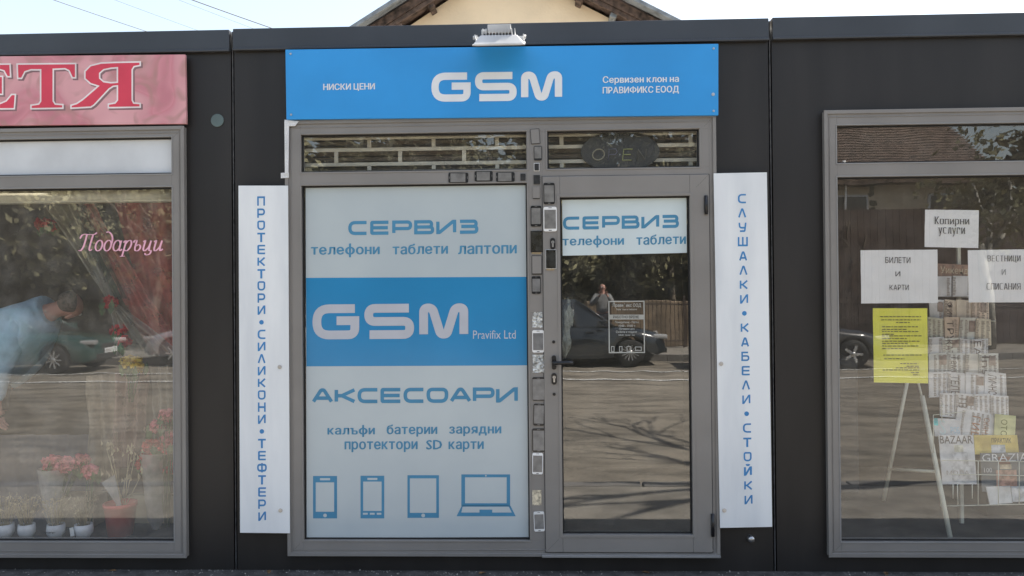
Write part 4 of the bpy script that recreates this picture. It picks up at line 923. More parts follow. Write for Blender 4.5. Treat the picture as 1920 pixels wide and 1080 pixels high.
# red pot with dry twigs and cellophane
x = at(226, 1000, .2)[0]; t = thing('flower_pot', 'large plain red pot with a cellophane wrapped stem, right of the white pots', 'pot plant', (x, .2, SILL))
MB().lathe([(0, 0), (.066, 0), (.088, .165), (.092, .165), (.092, .185), (.08, .185), (.078, .15), (0, .15)], (x, .2, SILL), seg=28).build('pot', M_redpot, t)
MB().lathe([(0, .152), (.077, .151)], (x, .2, SILL), seg=16).build('soil', M_soil, t)
mb = MB(); rnd = random.Random(5)
for k in range(9):
    e = Vector((x+rnd.uniform(-.11, .13), .2+rnd.uniform(-.04, .04), SILL+rnd.uniform(.3, .5))); mb.tube([(x+rnd.uniform(-.03, .03), .2, SILL+.14), e], .0025, 4)
    for q in range(5): c = e+Vector([rnd.uniform(-.03, .03) for _ in range(3)]); mb.add([c, c+Vector((.015, 0, .012)), c+Vector((0, .005, .03))], [(0, 1, 2)])
mb.build('twigs', M_dry, t)
MB().add([w3(190, 905, .17), w3(215, 890, .17), w3(228, 950, .17), w3(222, 952, .17)], [(3, 2, 1, 0)]).build('cellophane', M_wrap, t)
# kraft wrapped packages hanging / standing
def drape(name, label, q, y, m, folds=5, amp=.02, nx=28, ny=24, seed=0, cat='cloth', parent=None, solid=.002, **k):
    """hanging cloth between pixel corners TL,TR,BR,BL with vertical folds gathering where narrow"""
    P = [Vector(at(*c, y)) for c in q]; mb = MB(); vs = []
    for j in range(ny+1):
        for i in range(nx+1):
            u, v = i/nx, j/ny; p = P[0].lerp(P[1], u).lerp(P[3].lerp(P[2], u), v)
            d = amp*math.sin(u*folds*6.28+seed+1.5*noise.noise((u*2, v*2, seed)))+amp*.6*noise.noise((u*7, v*3, seed))
            vs.append((p.x+.01*noise.noise((v*4, i*.3, seed)), y+d, p.y))
    fs = [(j*(nx+1)+i, (j+1)*(nx+1)+i, (j+1)*(nx+1)+i+1, j*(nx+1)+i+1) for j in range(ny) for i in range(nx)]
    mb.add(vs, fs, smooth=True); mb.sm = [True]*len(mb.f)
    o = mb.build(name, m, parent, label=label, cat=cat, **k)
    return o
def joined_drapes(name, label, parts, cat='curtain'):
    t = None
    x, z = at(*parts[0][0][3], parts[0][1]); t = thing(name, label, cat, (x, parts[0][1], z))
    for q, y, m, fo, am, sd_ in parts: drape('fabric', None, q, y, m, fo, am, seed=sd_, parent=t, cat=None)
    return t
M_tw = sheer_mat('white_tulle', (.62, .6, .52), .42); M_tr = sheer_mat('red_tulle', (.80, .20, .17), .5); M_tg = sheer_mat('green_tulle', (.07, .16, .10), .5); M_tp = sheer_mat('plum_tulle', (.22, .05, .14), .35)
joined_drapes('tulle_curtain', 'sheer white tulle curtain gathered at a red bow in the flower shop', [(((72, 372), (132, 372), (216, 566), (204, 566)), .43, M_tw, 4, .02, 1), (((204, 566), (216, 566), (345, 668), (215, 668)), .43, M_tw, 5, .02, 2)])
joined_drapes('tulle_curtain', 'sheer red tulle curtain falling to the right in the flower shop', [(((130, 372), (168, 372), (270, 540), (222, 540)), .5, M_tr, 3, .02, 3), (((222, 540), (270, 540), (350, 665), (285, 665)), .5, M_tr, 4, .02, 4)])
joined_drapes('tulle_curtain', 'second red tulle curtain hanging at the right edge of the flower shop', [(((215, 372), (350, 372), (352, 668), (290, 640)), .56, M_tr, 3, .02, 5)])
drape('tulle_curtain', 'dark green tulle band between the white and red curtains', ((100, 372), (150, 372), (238, 560), (206, 560)), .47, M_tg, 3, .02, seed=7, cat='curtain')
drape('tulle_curtain', 'plum coloured sheer cloth behind the pink window lettering', ((262, 430), (350, 392), (350, 560), (250, 500)), .62, M_tp, 3, .02, seed=8, cat='curtain')
KG = 'kraft wrapping hanging in the flower shop'
drape('wrapping_cloth', 'wide beige wrapping sheet hanging behind the red pot', ((160, 705), (215, 700), (222, 905), (168, 930)), .56, sheer_mat('pale_kraft', (.5, .42, .3), .55), 2, .02, seed=9, cat='wrapping', group=KG)
drape('wrapping_cloth', 'rosy beige wrapping sheet hanging in the middle right of the flower shop', ((218, 700), (282, 690), (270, 870), (212, 880)), .5, sheer_mat('rosy_kraft', (.5, .33, .27), .5), 3, .025, seed=10, cat='wrapping', group=KG)
drape('wrapping_cloth', 'pale net wrapping at the right edge of the flower shop window', ((285, 690), (335, 680), (335, 830), (292, 830)), .52, sheer_mat('pale_net', (.5, .47, .4), .6), 3, .02, seed=11, cat='wrapping', group=KG)
box('carton', M_kraft, (*[at(p, 930, .34)[0] for p in (95, 175)], .34, .5, SILL, at(130, 933, .34)[1]), label='low beige carton standing behind the white pots', cat='carton', bevel=.003)
box('carton', mat('cream_card', (.5, .42, .28), .8), (*[at(p, 930, .42)[0] for p in (235, 345)], .42, .5, SILL, at(290, 930, .42)[1]), label='low cream coloured carton right of the red pot', cat='carton', bevel=.003)
drape('shelf_cloth', 'grey cloth covering the low table behind the flowers', ((-20, 815), (178, 815), (178, 1000), (-20, 1000)), .66, mat('grey_cloth', (.16, .16, .17), .8), 6, .015, seed=12, cat='cloth')
# pink script lettering stuck on the glass
M_script = mat('pink_script', A(226,150,168,.66), .5)
def nibtext(m, glyphs, x0, y0, sx, sy, shear, t, y, nib=.35):
    mb = MB(); lx = 0; k = 0
    for adv, sts in glyphs:
        for st in sts:
            pts = [Vector(p[:2]) for p in st]; pts = [Vector((p.x+lx+shear*p.y, p.y)) for p in pts]
            vs, fs = ribbon(pts, lambda d: t/2*(nib+(1-nib)*abs(d.y)))
            out = []
            for v in vs: X, Z = at(x0+v[0]*sx, y0-v[1]*sy, y-.00012*k); out.append((X, y-.00012*k, Z))
            mb.add(out, fs); k = (k+1) % 4
        lx += adv
    return mb
def spl(P, n=7):
    P = [Vector(p) for p in P]; Q = [P[0]*2-P[1]]+P+[P[-1]*2-P[-2]]; out = []
    for i in range(1, len(Q)-2):
        for k in range(n):
            t = k/n; a, b, c, d = Q[i-1:i+3]; out.append(.5*((2*b)+(c-a)*t+(2*a-5*b+4*c-d)*t*t+(3*b-a-3*c+d)*t**3))
    return [tuple(p) for p in out+[P[-1]]]
ell = [(.32+.32*math.cos(a), .5+.52*math.sin(a)) for a in [2*math.pi*k/20+1.2 for k in range(21)]]
gly = [(1.45, [spl([(.38,1.6),(.36,1.0),(.3,.4),(.12,.02),(-.12,.02)]), spl([(-.2,1.2),(-.1,1.5),(.2,1.62),(.7,1.58),(1.1,1.62),(1.3,1.78)]), spl([(.98,1.6),(.93,.9),(.9,.25),(1.0,.02),(1.18,.12)])]),
       (.85, [ell]), (.88, [ell, spl([(.62,.42),(.66,.9),(.6,1.3),(.4,1.65),(.1,1.85),(-.1,1.8)])]), (.95, [ell, spl([(.66,1.0),(.62,.5),(.64,.1),(.74,0),(.9,.15)])]),
       (1.0, [spl([(-.05,.8),(.1,.98),(.17,.85),(.14,.2),(.1,-.55)]), spl([(-.12,-.56),(.1,-.55),(.36,-.54)]), spl([(.14,.6),(.35,.95),(.6,1.0),(.74,.7),(.68,.3),(.48,.02),(.3,0),(.16,.12)])]),
       (.88, [spl([(-.08,.8),(.0,1.0),(.18,1.0),(.2,.9),(.17,.3),(.26,.02),(.5,.0),(.68,.25),(.62,.5),(.42,.58),(.2,.45)])]),
       (1.05, [spl([(-.02,.85),(.1,1.0),(.15,.9),(.11,.25),(.2,.0),(.38,.05),(.6,.35),(.67,.7)]), spl([(.7,1.0),(.67,.4),(.72,.02),(.9,0),(.85,-.3),(.6,-.42),(.42,-.36),(.4,-.25)])]),
       (.95, [spl([(-.02,.85),(.1,1.0),(.15,.9),(.11,.25),(.2,.0),(.38,.05),(.6,.35),(.67,.7)]), spl([(.7,1.0),(.66,.4),(.7,.05),(.8,.02),(.95,.18)])])]
mb = nibtext(M_script, gly, 149, 470, 19.4, 19, .22, .17, GY-.0006)
mb.build('window_lettering', M_script, label='pink italic script word on the glass of the flower shop window', cat='lettering')
# white bags hanging inside the door
M_bag = mat('white_plastic_bag', (.62, .62, .6), .45, var=.15, vscale=20, bump=.6, bscale=40)
BGp = 'crumpled white bags hanging inside the door'
for i, (pts, lab) in enumerate(((((1058, 560), (1066, 580), (1074, 612), (1066, 628), (1052, 600)), 'upper crumpled white bag hanging at the left edge of the door glass'), (((1056, 600), (1064, 640), (1070, 650), (1060, 660), (1050, 640)), 'lower crumpled white bag hanging at the left edge of the door glass'))):
    mb = MB(); y = .12
    P = [w3(*p, y) for p in pts]; c = Vector([sum(p[k] for p in P)/5 for k in range(3)])
    me = bpy.data.meshes.new('b'); bmx = bmesh.new(); bmesh.ops.create_icosphere(bmx, subdivisions=4, radius=1)
    hx_, hz_ = (max(p[0] for p in P)-min(p[0] for p in P))/2, (max(p[2] for p in P)-min(p[2] for p in P))/2
    vs = []
    for v in bmx.verts:
        d = v.co; s = 1+.35*noise.noise(d*2.2+Vector((i*5, 0, 0)))+.22*noise.noise(Vector((d.x*7, d.y*7, d.z*2.4))+Vector((i, 3, 0)))
        top = 1-.45*max(0, d.z); vs.append((c.x+d.x*hx_*s*top+.008*d.z, c.y+d.y*.035*s*top, c.z+d.z*hz_*s))
    mb.add(vs, [tuple(v.index for v in f.verts) for f in bmx.faces], smooth=True); bmx.free()
    mb.build('plastic_bag', M_bag, label=lab, cat='bag', group=BGp)

# ------------------------------------------------------------------ people
def skin(name, J, E, m, parent, sub=2, root=0):
    me = bpy.data.meshes.new(name); ks = list(J); me.from_pydata([J[k][0] for k in ks], [(ks.index(a), ks.index(b_)) for a, b_ in E], [])
    o = bpy.data.objects.new(name, me); COL.objects.link(o); me.materials.append(m)
    md = o.modifiers.new('skin', 'SKIN'); md.use_smooth_shade = True
    for i, k in enumerate(ks):
        r = J[k][1]; me.skin_vertices[0].data[i].radius = r if isinstance(r, tuple) else (r, r)
        me.skin_vertices[0].data[i].use_root = (i == root)
    s = o.modifiers.new('sub', 'SUBSURF'); s.levels = sub; s.render_levels = sub
    bpy.context.view_layer.update()
    m2 = bpy.data.meshes.new_from_object(o.evaluated_get(bpy.context.evaluated_depsgraph_get()))
    bpy.data.objects.remove(o); m2.name = name
    o = bpy.data.objects.new(name, m2); COL.objects.link(o); WORLD[o.name] = Vector((0, 0, 0))
    for p in m2.polygons: p.use_smooth = True
    o.parent = parent; return o
M_skin = mat('skin', (.50, .26, .20), .55, var=.06); M_hair = mat('grey_hair', (.13, .10, .08), .8, var=.3, vscale=60); M_shirt = mat('light_blue_shirt', (.46, .66, .82), .8, var=.12, vscale=9, bump=.5, bscale=14)
M_trous = mat('dark_trousers', (.03, .03, .04), .8); M_shoe = mat('shoe', (.02, .02, .02), .5); M_coat = mat('grey_jacket', (.22, .22, .22), .8)
def person(label, J, shirtm, trousm, hairm, loc, facing, hands, cat='person', mirror_head=None, loose=0.0):
    """J: joint positions; one continuous body, clothes over it as children"""
    t = thing('person', label, cat, (0, 0, 0)); V = {k: Vector(v) for k, v in J.items()}
    B = {'pelvis': (V['pelvis'], (.15, .11)), 'waist': (V['waist'], (.13, .10)), 'chest': (V['chest'], (.155, .11)), 'neck0': (V['neck'], .06), 'neck1': (V['neck'].lerp(V['head'], .45), .05),
         'jaw': (V['neck'].lerp(V['head'], .8), .068), 'head': (V['head'], (.082, .095)), 'crown': (V['head']+(V['head']-V['neck']).normalized()*.075, (.06, .07))}
    E = [('pelvis','waist'),('waist','chest'),('chest','neck0'),('neck0','neck1'),('neck1','jaw'),('jaw','head'),('head','crown')]
    for s in 'lr':
        B |= {'sh'+s: (V['sh'+s], .062), 'el'+s: (V['el'+s], .042), 'wr'+s: (V['wr'+s], .027), 'pa'+s: (V['ha'+s].lerp(V['wr'+s], .35), (.036, .018)), 'hip'+s: (V['hip'+s], .09), 'kn'+s: (V['kn'+s], .06), 'an'+s: (V['an'+s], .038), 'to'+s: (V['an'+s]+facing*.16-Vector((0, 0, .05)), .035)}
        E += [('chest','sh'+s),('sh'+s,'el'+s),('el'+s,'wr'+s),('wr'+s,'pa'+s),('pelvis','hip'+s),('hip'+s,'kn'+s),('kn'+s,'an'+s),('an'+s,'to'+s)]
    body = skin('body', B, E, M_skin, t)
    # five bent fingers on each palm
    for s in 'lr':
        wr, ha = V['wr'+s], V['ha'+s]; d = (ha-wr).normalized(); side = d.cross(facing).normalized() if d.cross(facing).length > .1 else Vector((1, 0, 0)); nrm = side.cross(d)
        for k, ln in enumerate((.075, .085, .08, .062)):
            b0 = ha+side*(.028-.0185*k)-d*.022; b1 = b0+d*ln*.55+nrm*.006; b2 = b1+(d*.75+nrm*.65)*ln*.5
            MB().tube([b0, b0.lerp(b1, .5), b1, b1.lerp(b2, .6), b2], [.0095, .0092, .0085, .0075, .0055], 8).build('finger', M_skin, t)
        b0 = wr.lerp(ha, .3)+side*.025; b1 = b0+(side*.6+d*.8)*.04; b2 = b1+(d*.95+nrm*.3)*.032
        MB().tube([b0, b1, b2], [.0125, .011, .007], 8).build('thumb', M_skin, t)
    lo_ = loose; C = {'pelvis': (V['pelvis'], (.17+lo_, .13+lo_)), 'waist': (V['waist'], (.155+lo_*1.4, .125+lo_*1.4)), 'chest': (V['chest'], (.178+lo_, .135+lo_)), 'neck0': (V['neck']-(V['neck']-V['chest'])*(.1-lo_), .075+lo_*.75)}
    Ec = [('pelvis','waist'),('waist','chest'),('chest','neck0')]
    for s in 'lr':
        C |= {'sh'+s: (V['sh'+s], .078+lo_*.6), 'el'+s: (V['el'+s], .06+lo_*.5), 'wr'+s: (V['wr'+s].lerp(V['el'+s], .12), .042)}; Ec += [('chest','sh'+s),('sh'+s,'el'+s),('el'+s,'wr'+s)]
    skin('shirt', C, Ec, shirtm, t)
    T = {'pelvis': (V['pelvis']-Vector((0, 0, .02)), (.165, .13))}; Et = []
    for s in 'lr': T |= {'hip'+s: (V['hip'+s], .105), 'kn'+s: (V['kn'+s], .078), 'an'+s: (V['an'+s]+Vector((0, 0, .02)), .062)}; Et += [('pelvis','hip'+s),('hip'+s,'kn'+s),('kn'+s,'an'+s)]
    skin('trousers', T, Et, trousm, t)
    for s in 'lr': skin('shoe', {'a': (V['an'+s]-Vector((0, 0, .035)), .05), 'b': (V['an'+s]+facing*.17-Vector((0, 0, .05)), .038)}, [('a', 'b')], M_shoe, t, 2)
    # head details
    h = V['head']; upv = (V['head']-V['neck']).normalized(); fa = (mirror_head or facing); fa = (fa-upv*fa.dot(upv)).normalized(); sdv = upv.cross(fa)
    skin('hair', {'a': (h+upv*.06-fa*.01, (.088, .092)), 'b': (h+upv*.01-fa*.045, .075), 'c': (h-upv*.05-fa*.055, .05)}, [('a', 'b'), ('b', 'c')], hairm, t)
    skin('nose', {'a': (h+fa*.085+upv*.012, .010), 'b': (h+fa*.102-upv*.02, .014)}, [('a', 'b')], M_skin, t, 1)
    for s in (-1, 1):
        MB().lathe([(0, -.011), (.011, -.006), (.012, 0), (.011, .006), (0, .011)], h+fa*.079+sdv*s*.032+upv*.008, seg=10).build('eye', M_ringw, t)
        MB().obox(h+sdv*s*.084-upv*.005, (sdv*.006, fa*.014, upv*.028)).build('ear', M_skin, t, bevel=.005)
    MB().obox(h+fa*.087-upv*.048, (sdv*.024, fa*.004, upv*.004)).build('mouth', mat('lips', (.4, .14, .12), .5), t, bevel=.002)
    return t
yF = .62
def P3(px, py, y=yF, dy=0): x, z = at(px, py, y); return (x, y+dy, z)
J = dict(pelvis=P3(-50, 715), waist=P3(-18, 668), chest=P3(40, 612), neck=P3(96, 584), head=P3(132, 572), shl=P3(52, 612, dy=-.15), shr=P3(52, 606, dy=.16), ell=P3(30, 695, dy=-.2), wrl=P3(30, 756, dy=-.18), hal=P3(36, 782, dy=-.18),
         elr=P3(20, 680, dy=.22), wrr=P3(-30, 740, dy=.2), har=P3(-38, 768, dy=.2), hipl=P3(-56, 735, dy=-.1), hipr=P3(-56, 735, dy=.1))
fx = Vector(P3(-62, 730)).x
J.update(knl=(fx+.03, yF-.1, .5), knr=(fx-.02, yF+.1, .5), anl=(fx-.02, yF-.1, .07), anr=(fx-.06, yF+.1, .07))
person('person in a light blue shirt bending forward inside the flower shop, one arm hanging', J, M_shirt, M_trous, M_hair, None, Vector((1, 0, 0)), None, mirror_head=Vector((.35, .85, -.35)), loose=.07)
c = mir(1128, 600, 15.6); cx, cy, gz0 = c.x, c.y, -.08
J = dict(pelvis=(0, 0, .95), waist=(0, 0, 1.12), chest=(0, 0, 1.33), neck=(0, 0, 1.5), head=(0, 0, 1.64), shl=(.19, 0, 1.43), shr=(-.19, 0, 1.43), ell=(.3, .16, 1.22), wrl=(.09, .32, 1.46), hal=(.06, .36, 1.53), elr=(-.3, .16, 1.22), wrr=(-.09, .32, 1.46), har=(-.06, .36, 1.53),
         hipl=(.09, 0, .9), hipr=(-.09, 0, .9), knl=(.1, .02, .5), knr=(-.1, .02, .5), anl=(.11, 0, .08), anr=(-.11, 0, .08))
J = {k: (v[0]+cx, v[1]+cy, v[2]+gz0) for k, v in J.items()}
person('person in a grey jacket across the street, arms raised, mirrored in the door glass', J, M_coat, M_trous, M_hair, None, Vector((0, 1, 0)), None)
# ------------------------------------------------------------------ house behind the kiosks
HY = 9.0
M_render = mat('beige_render', (.86, .70, .50), .9, var=.05, vscale=1.2, bump=.3, bscale=20)
M_soff = mat('weathered_wood', (.11, .075, .06), .85, var=.35, vscale=5, streak=(2, 2, 2)); M_tile = mat('grey_brown_tile', (.16, .14, .13), .8, var=.3, vscale=3); M_tilel = mat('lead_edge', (.20, .22, .24), .6, var=.2)
ap = Vector((*at(940, -126, HY-.5),)); l1 = Vector(at(660, 53, HY-.5)); r1 = Vector(at(1272, 40, HY-.5))
sl, sr = (ap-l1), (r1-ap)
hs = thing('house', 'beige rendered house with a tiled gable roof behind the middle kiosk', 'house', (ap.x, HY+4, -.1))
lo_l = ap-sl*1.75; lo_r = ap+sr*1.75
nl = Vector((-sl.y, sl.x)).normalized(); nr = Vector((-sr.y, sr.x)).normalized()
wall = [(lo_l.x+1.1, -.1), (lo_r.x-1.1, -.1), (lo_r.x-1.1, lo_r.y+.25), (ap.x, ap.y-.3), (lo_l.x+1.1, lo_l.y+.3)]
MB().prism(wall, HY, HY+8).build('wall', M_render, hs)
for (a, b_, nn, s) in ((lo_l, ap, nl, -1), (ap, lo_r, nr, 1)):
    d = (b_-a).normalized(); th = .05
    q = [a-nn*.22, b_-nn*.22, b_-nn*.10, a-nn*.10]
    MB().prism([tuple(v) for v in q], HY-.44, HY+8.3).build('roof_deck', M_soff, hs)
    ln = (b_-a).length; k = 0; u = 0.0
    # verge: soffit boards below, lead flashing and barrel tiles above
    q = [a-nn*.30, b_-nn*.30, b_-nn*.223, a-nn*.223]; MB().prism([tuple(v) for v in q], HY-.40, HY-.36).build('barge_board', M_soff, hs, bevel=.01)
    q = [a-nn*.098, b_-nn*.098, b_-nn*.03, a-nn*.03]; MB().prism([tuple(v) for v in q], HY-.50, HY-.70).build('verge_flashing', M_tilel, hs, bevel=.01)
    while u < ln-.3:
        c0 = a+d*u; c1 = a+d*(u+.40)
        for row in range(2):
            yy = HY-.5+row*.2
            mb = MB(); P0 = Vector((c0.x, yy, c0.y))+Vector((nn.x, 0, nn.y))*(-.06+.02); P1 = Vector((c1.x, yy, c1.y))+Vector((nn.x, 0, nn.y))*(-.06-.01)
            n3 = Vector((nn.x, 0, nn.y)); ydir = Vector((0, 1, 0)); vs = []
            for P_, rr_ in ((P0, .10), (P1, .085)):
                for k in range(7):
                    an = math.pi*k/6; vs.append(P_+ydir*math.cos(an)*rr_+n3*math.sin(an)*rr_*.8)
            mb.add(vs, [(k, k+1, k+8, k+7) for k in range(6)]+[tuple(range(6, -1, -1)), tuple(range(7, 14))]); mb.build('roof_tile', M_tile, hs)
        u += .34
    u = .35
    while u < ln:      # purlin ends and rafter stubs under the overhang
        c0 = a+d*u-nn*.30
        MB().obox((c0.x, HY-.18, c0.y), ((d.x*.05, 0, d.y*.05), (0, .175, 0), (nn.x*.06, 0, nn.y*.06))).build('purlin', M_tilel if int(u*3) % 3 == 0 else M_soff, hs, bevel=.008)
        u += .62
    # tiled field
    mb = MB(); 
    for k in range(18):
        y = HY-.3+k*.47; mb.tube([(a.x, y, a.y-.02), (b_.x, y, b_.y-.02)], .09, 8)
    mb.build('tile_field', M_tile, hs, kind='stuff')
# cables
M_cab = mat('black_cable', (.08, .08, .09), .7)
for i, (a, b_, yy, r, lab) in enumerate((((100, 0), (268, 57), 7, .0055, 'leftmost overhead cable crossing the sky at upper left'), ((215, 0), (370, 57), 9, .003, 'faint thin overhead cable, second from the left'), ((335, 0), (478, 55), 9.6, .003, 'faint thin overhead cable, third from the left'), ((360, 0), (515, 55), 8, .0085, 'thickest dark overhead cable, nearest the house roof'))):
    A0, B0 = Vector(w3(*a, yy)), Vector(w3(*b_, yy+1.5)); d = B0-A0; s0, s1 = A0-d*5.2, B0+d*3.2; pts = []
    for k in range(41):
        u = k/40; p = s0.lerp(s1, u); uu = (u-5.2/9.4)*9.4; pts.append(p+Vector((0, 0, .012*(uu-.5)**2)))
    MB().tube(pts, r, 6).build('overhead_cable', M_cab, label=lab, cat='cable', group='overhead cables in the sky')

# ------------------------------------------------------------------ street side mirrored in the glass
M_leafd = mat('dark_foliage', (.10, .095, .05), .7, var=.45, vscale=1.2); M_leafm = mat('olive_foliage', (.19, .175, .09), .7, var=.4, vscale=1.2); M_leafl = mat('spring_foliage', (.20, .18, .08), .7, var=.3, vscale=2)
M_bark = mat('bark', (.12, .095, .07), .9, var=.3, vscale=6, bump=.5); M_barkl = mat('pale_bark', (.34, .32, .28), .9, var=.3, vscale=6)
def crown_mesh(name, n, rx, rz, zc, leaf, seed, m, cone=False):
    rnd = random.Random(seed); mb = MB(); cl = []
    for k in range(26):
        if cone: h = rnd.random(); a = rnd.uniform(0, 6.28); rr_ = rx*(1-h)*rnd.uniform(.3, 1); cl.append((Vector((rr_*math.cos(a), rr_*math.sin(a), zc-rz+2*rz*h)), rx*.35*(1.1-h)))
        else:
            d = Vector((rnd.gauss(0, 1), rnd.gauss(0, 1), rnd.gauss(0, 1))).normalized()*rnd.uniform(.25, .9); cl.append((Vector((d.x*rx, d.y*rx, zc+d.z*rz)), rx*rnd.uniform(.22, .42)))
    for k in range(n):
        c, r = rnd.choice(cl); p = c+Vector((rnd.gauss(0, .5), rnd.gauss(0, .5), rnd.gauss(0, .45)))*r
        a = Vector((rnd.gauss(0, 1), rnd.gauss(0, 1), rnd.gauss(0, 1))).normalized()*leaf*rnd.uniform(.5, 1.1); b_ = a.orthogonal().normalized()*leaf*rnd.uniform(.3, .7)
        mb.add([p-a, p-b_, p+a, p+b_], [(0, 1, 2, 3)])
    me_o = mb.build(name, m, origin=(0, 0, 0)); return me_o
def limbs(mb, p, d, l, r, depth, rnd, spread=.55):
    e = p+d*l+Vector((0, 0, .04*l)); mid = (p+e)/2+Vector((rnd.uniform(-1, 1), rnd.uniform(-1, 1), rnd.uniform(-1, 1)))*l*.06
    mb.tube([p, mid, e], [r, r*.85, r*.66], 6 if depth > 1 else 4)
    if depth <= 0: return
    for k in range(rnd.choice((2, 3, 3)) if depth > 1 else 3):
        nd = (d+Vector((rnd.uniform(-1, 1), rnd.uniform(-1, 1), rnd.uniform(-.45, .75)))*spread*1.3).normalized(); limbs(mb, p.lerp(e, rnd.uniform(.55, 1)), nd, l*rnd.uniform(.58, .82), r*.58, depth-1, rnd, spread)
def tree(label, loc, h, rx, kind, seed, m=None, group='trees across the street', leaf=.16, n=2600, trunk_m=None):
    t = thing('tree', label, 'tree', loc, group); rnd = random.Random(seed); mb = MB(); t.location = (0, 0, 0); WORLD[t.name] = Vector((0, 0, 0))
    if kind == 'bare': limbs(mb, Vector((0, 0, 0)), Vector((-.02, 0, 1)).normalized(), h*.36, rx*.045, 5, rnd)
    else: limbs(mb, Vector((0, 0, 0)), Vector((rnd.uniform(-.1, .1), 0, 1)).normalized(), h*.4, .16 if kind != 'cone' else .09, 2, rnd)
    tr = mb.build('trunk', trunk_m or M_bark, t, origin=(0, 0, 0))
    if kind != 'bare':
        c = crown_mesh('crown', n, rx, h*(.46 if kind == 'cone' else .36), h*(.52 if kind == 'cone' else .6), leaf, seed, m, kind == 'cone'); c.parent = t
    t.location = loc; WORLD[t.name] = Vector(loc); return t
protos = [tree('broad dark evergreen behind the far fence, left of the bare poplar', (-11, -24, -.1), 8.2, 3.2, 'round', 3, M_leafd, n=5200, leaf=.2), tree('olive green bushy tree behind the far fence', (-5.5, -22.5, -.1), 7.2, 2.9, 'round', 4, M_leafm, n=4600, leaf=.18)]
spots = [(-17, -23, 0, 1.1, 'tall dark evergreen at the far left across the street'), (-14.2, -21.5, 1, .95, 'olive tree far left across the street beside the tall evergreen'), (-8.6, -21, 1, 1.0, 'olive tree mirrored above the green car'), (-2.8, -24, 0, 1.1, 'dark evergreen mirrored left of the door'),
         (-.2, -21.8, 1, .9, 'olive tree mirrored in the left part of the door glass'), (2.2, -23.5, 0, 1.0, 'dark evergreen mirrored in the middle of the door glass'), (4.3, -21.5, 1, .85, 'olive tree mirrored at the right side of the door glass'), (5.2, -25.5, 0, .95, 'dark evergreen between the door view and the far house'),
         (18.2, -21, 0, .95, 'dark evergreen right of the far house, close to the fence'), (21.0, -22, 1, 1.1, 'olive tree at the far right across the street'), (22.0, -24, 0, 1.2, 'large dark evergreen at the far right end'), (-21.5, -25, 0, 1.2, 'large dark evergreen at the far left end'), (-25, -22, 1, 1.2, 'olive tree at the far left end'), (16.4, -35, 1, .8, 'olive tree beside the right corner of the far house')]
for i, (x, y, k, s, lab) in enumerate(spots):
    c = copy_tree(protos[k]); c.location = (x, y, -.1); c.scale = (s, s, s); c.rotation_euler = (0, 0, i*1.3); c['label'] = lab
for i, (x, y, lab) in enumerate(((-19, -29, 'evergreen in the rear row, far left'), (-13, -30, 'evergreen in the rear row, left'), (-7, -29, 'evergreen in the rear row behind the green car'), (-1, -30, 'evergreen in the rear row behind the door view'), (4.5, -29, 'evergreen in the rear row right of the door view'), (9, -36, 'evergreen in the rear row behind the far house'), (16, -37, 'evergreen in the rear row behind the house chimney'), (24, -30, 'evergreen in the rear row, far right'))):
    c = copy_tree(protos[0]); c.location = (x, y, -.1); c.scale = (1.6, 1.6, 1.25); c.rotation_euler = (0, 0, i*.9); c['label'] = lab
c = mir(1637, 470, 19); tree('slim green conifer in front of the far house', (c.x, c.y, -.08), at(1637, 342, 19)[1]+.08, .62, 'cone', 8, M_leafm, n=2600, leaf=.07)
c = mir(290, 400, 17.5); tree('pale spring tree with light leaves mirrored at the top right of the flower shop window', (c.x, c.y, -.08), 5.2, 1.5, 'round', 15, M_leafl, n=900, leaf=.1)
c = mir(1850, 400, 16.5); tree('leaning pale trunked tree mirrored at the upper right of the newsagent window', (c.x, c.y, -.08), 6.4, 1.5, 'round', 21, M_leafm, n=900, leaf=.12, trunk_m=M_barkl)
tree('bare tree on the pavement beyond the right kiosk whose shadow falls on the road', (5.2, -1.3, -.066), 8.5, 3.0, 'bare', 33, group='street trees on the kiosk side')
tree('bare tree on the pavement far to the right of the kiosks', (11.5, -1.3, 0), 8.0, 2.6, 'bare', 35, group='street trees on the kiosk side')
# low hedge, brown wall, fence
mb = MB(); rnd = random.Random(2)
for k in range(16000):
    x = rnd.uniform(-28, 1.4); p = Vector((x, -19.6+rnd.gauss(0, .35), rnd.uniform(-.1, 1.15+.5*noise.noise((x*.5, 0, 0))))); a = Vector((rnd.gauss(0, 1), rnd.gauss(0, 1), rnd.gauss(0, 1))).normalized()*.12; b_ = a.orthogonal().normalized()*.06
    mb.add([p-a, p-b_, p+a, p+b_], [(0, 1, 2, 3)])
mb.build('hedge', M_leafd, label='long dark hedge behind the iron fence across the street', cat='hedge', kind='stuff')
mb = MB(); rnd = random.Random(77)
for k in range(70000):
    x = rnd.uniform(-34, 30); d = rnd.random(); y = -21.2-6*d-rnd.random()
    if 6.0 < x < 14.5: y -= 11
    top = 3.4+2.6*d+1.6*noise.noise((x*.35, d*2, 0)); p = Vector((x, y, rnd.uniform(-.1, top)))
    a = Vector((rnd.gauss(0, 1), rnd.gauss(0, 1), rnd.gauss(0, 1))).normalized()*rnd.uniform(.12, .3); b_ = a.orthogonal().normalized()*.12
    mb.add([p-a, p-b_, p+a, p+b_], [(0, 1, 2, 3)], 0 if noise.noise(p*.6) < .12 else 1)
mb.build('thicket', [M_leafd, M_leafm], label='dense dark thicket filling the slope behind the far hedge', cat='thicket', kind='stuff')
M_iron = mat('brown_iron', (.06, .04, .03), .7)
f = thing('iron_fence', 'brown iron picket fence along the far pavement', 'fence', (0, -17.4, -.08)); pk = None
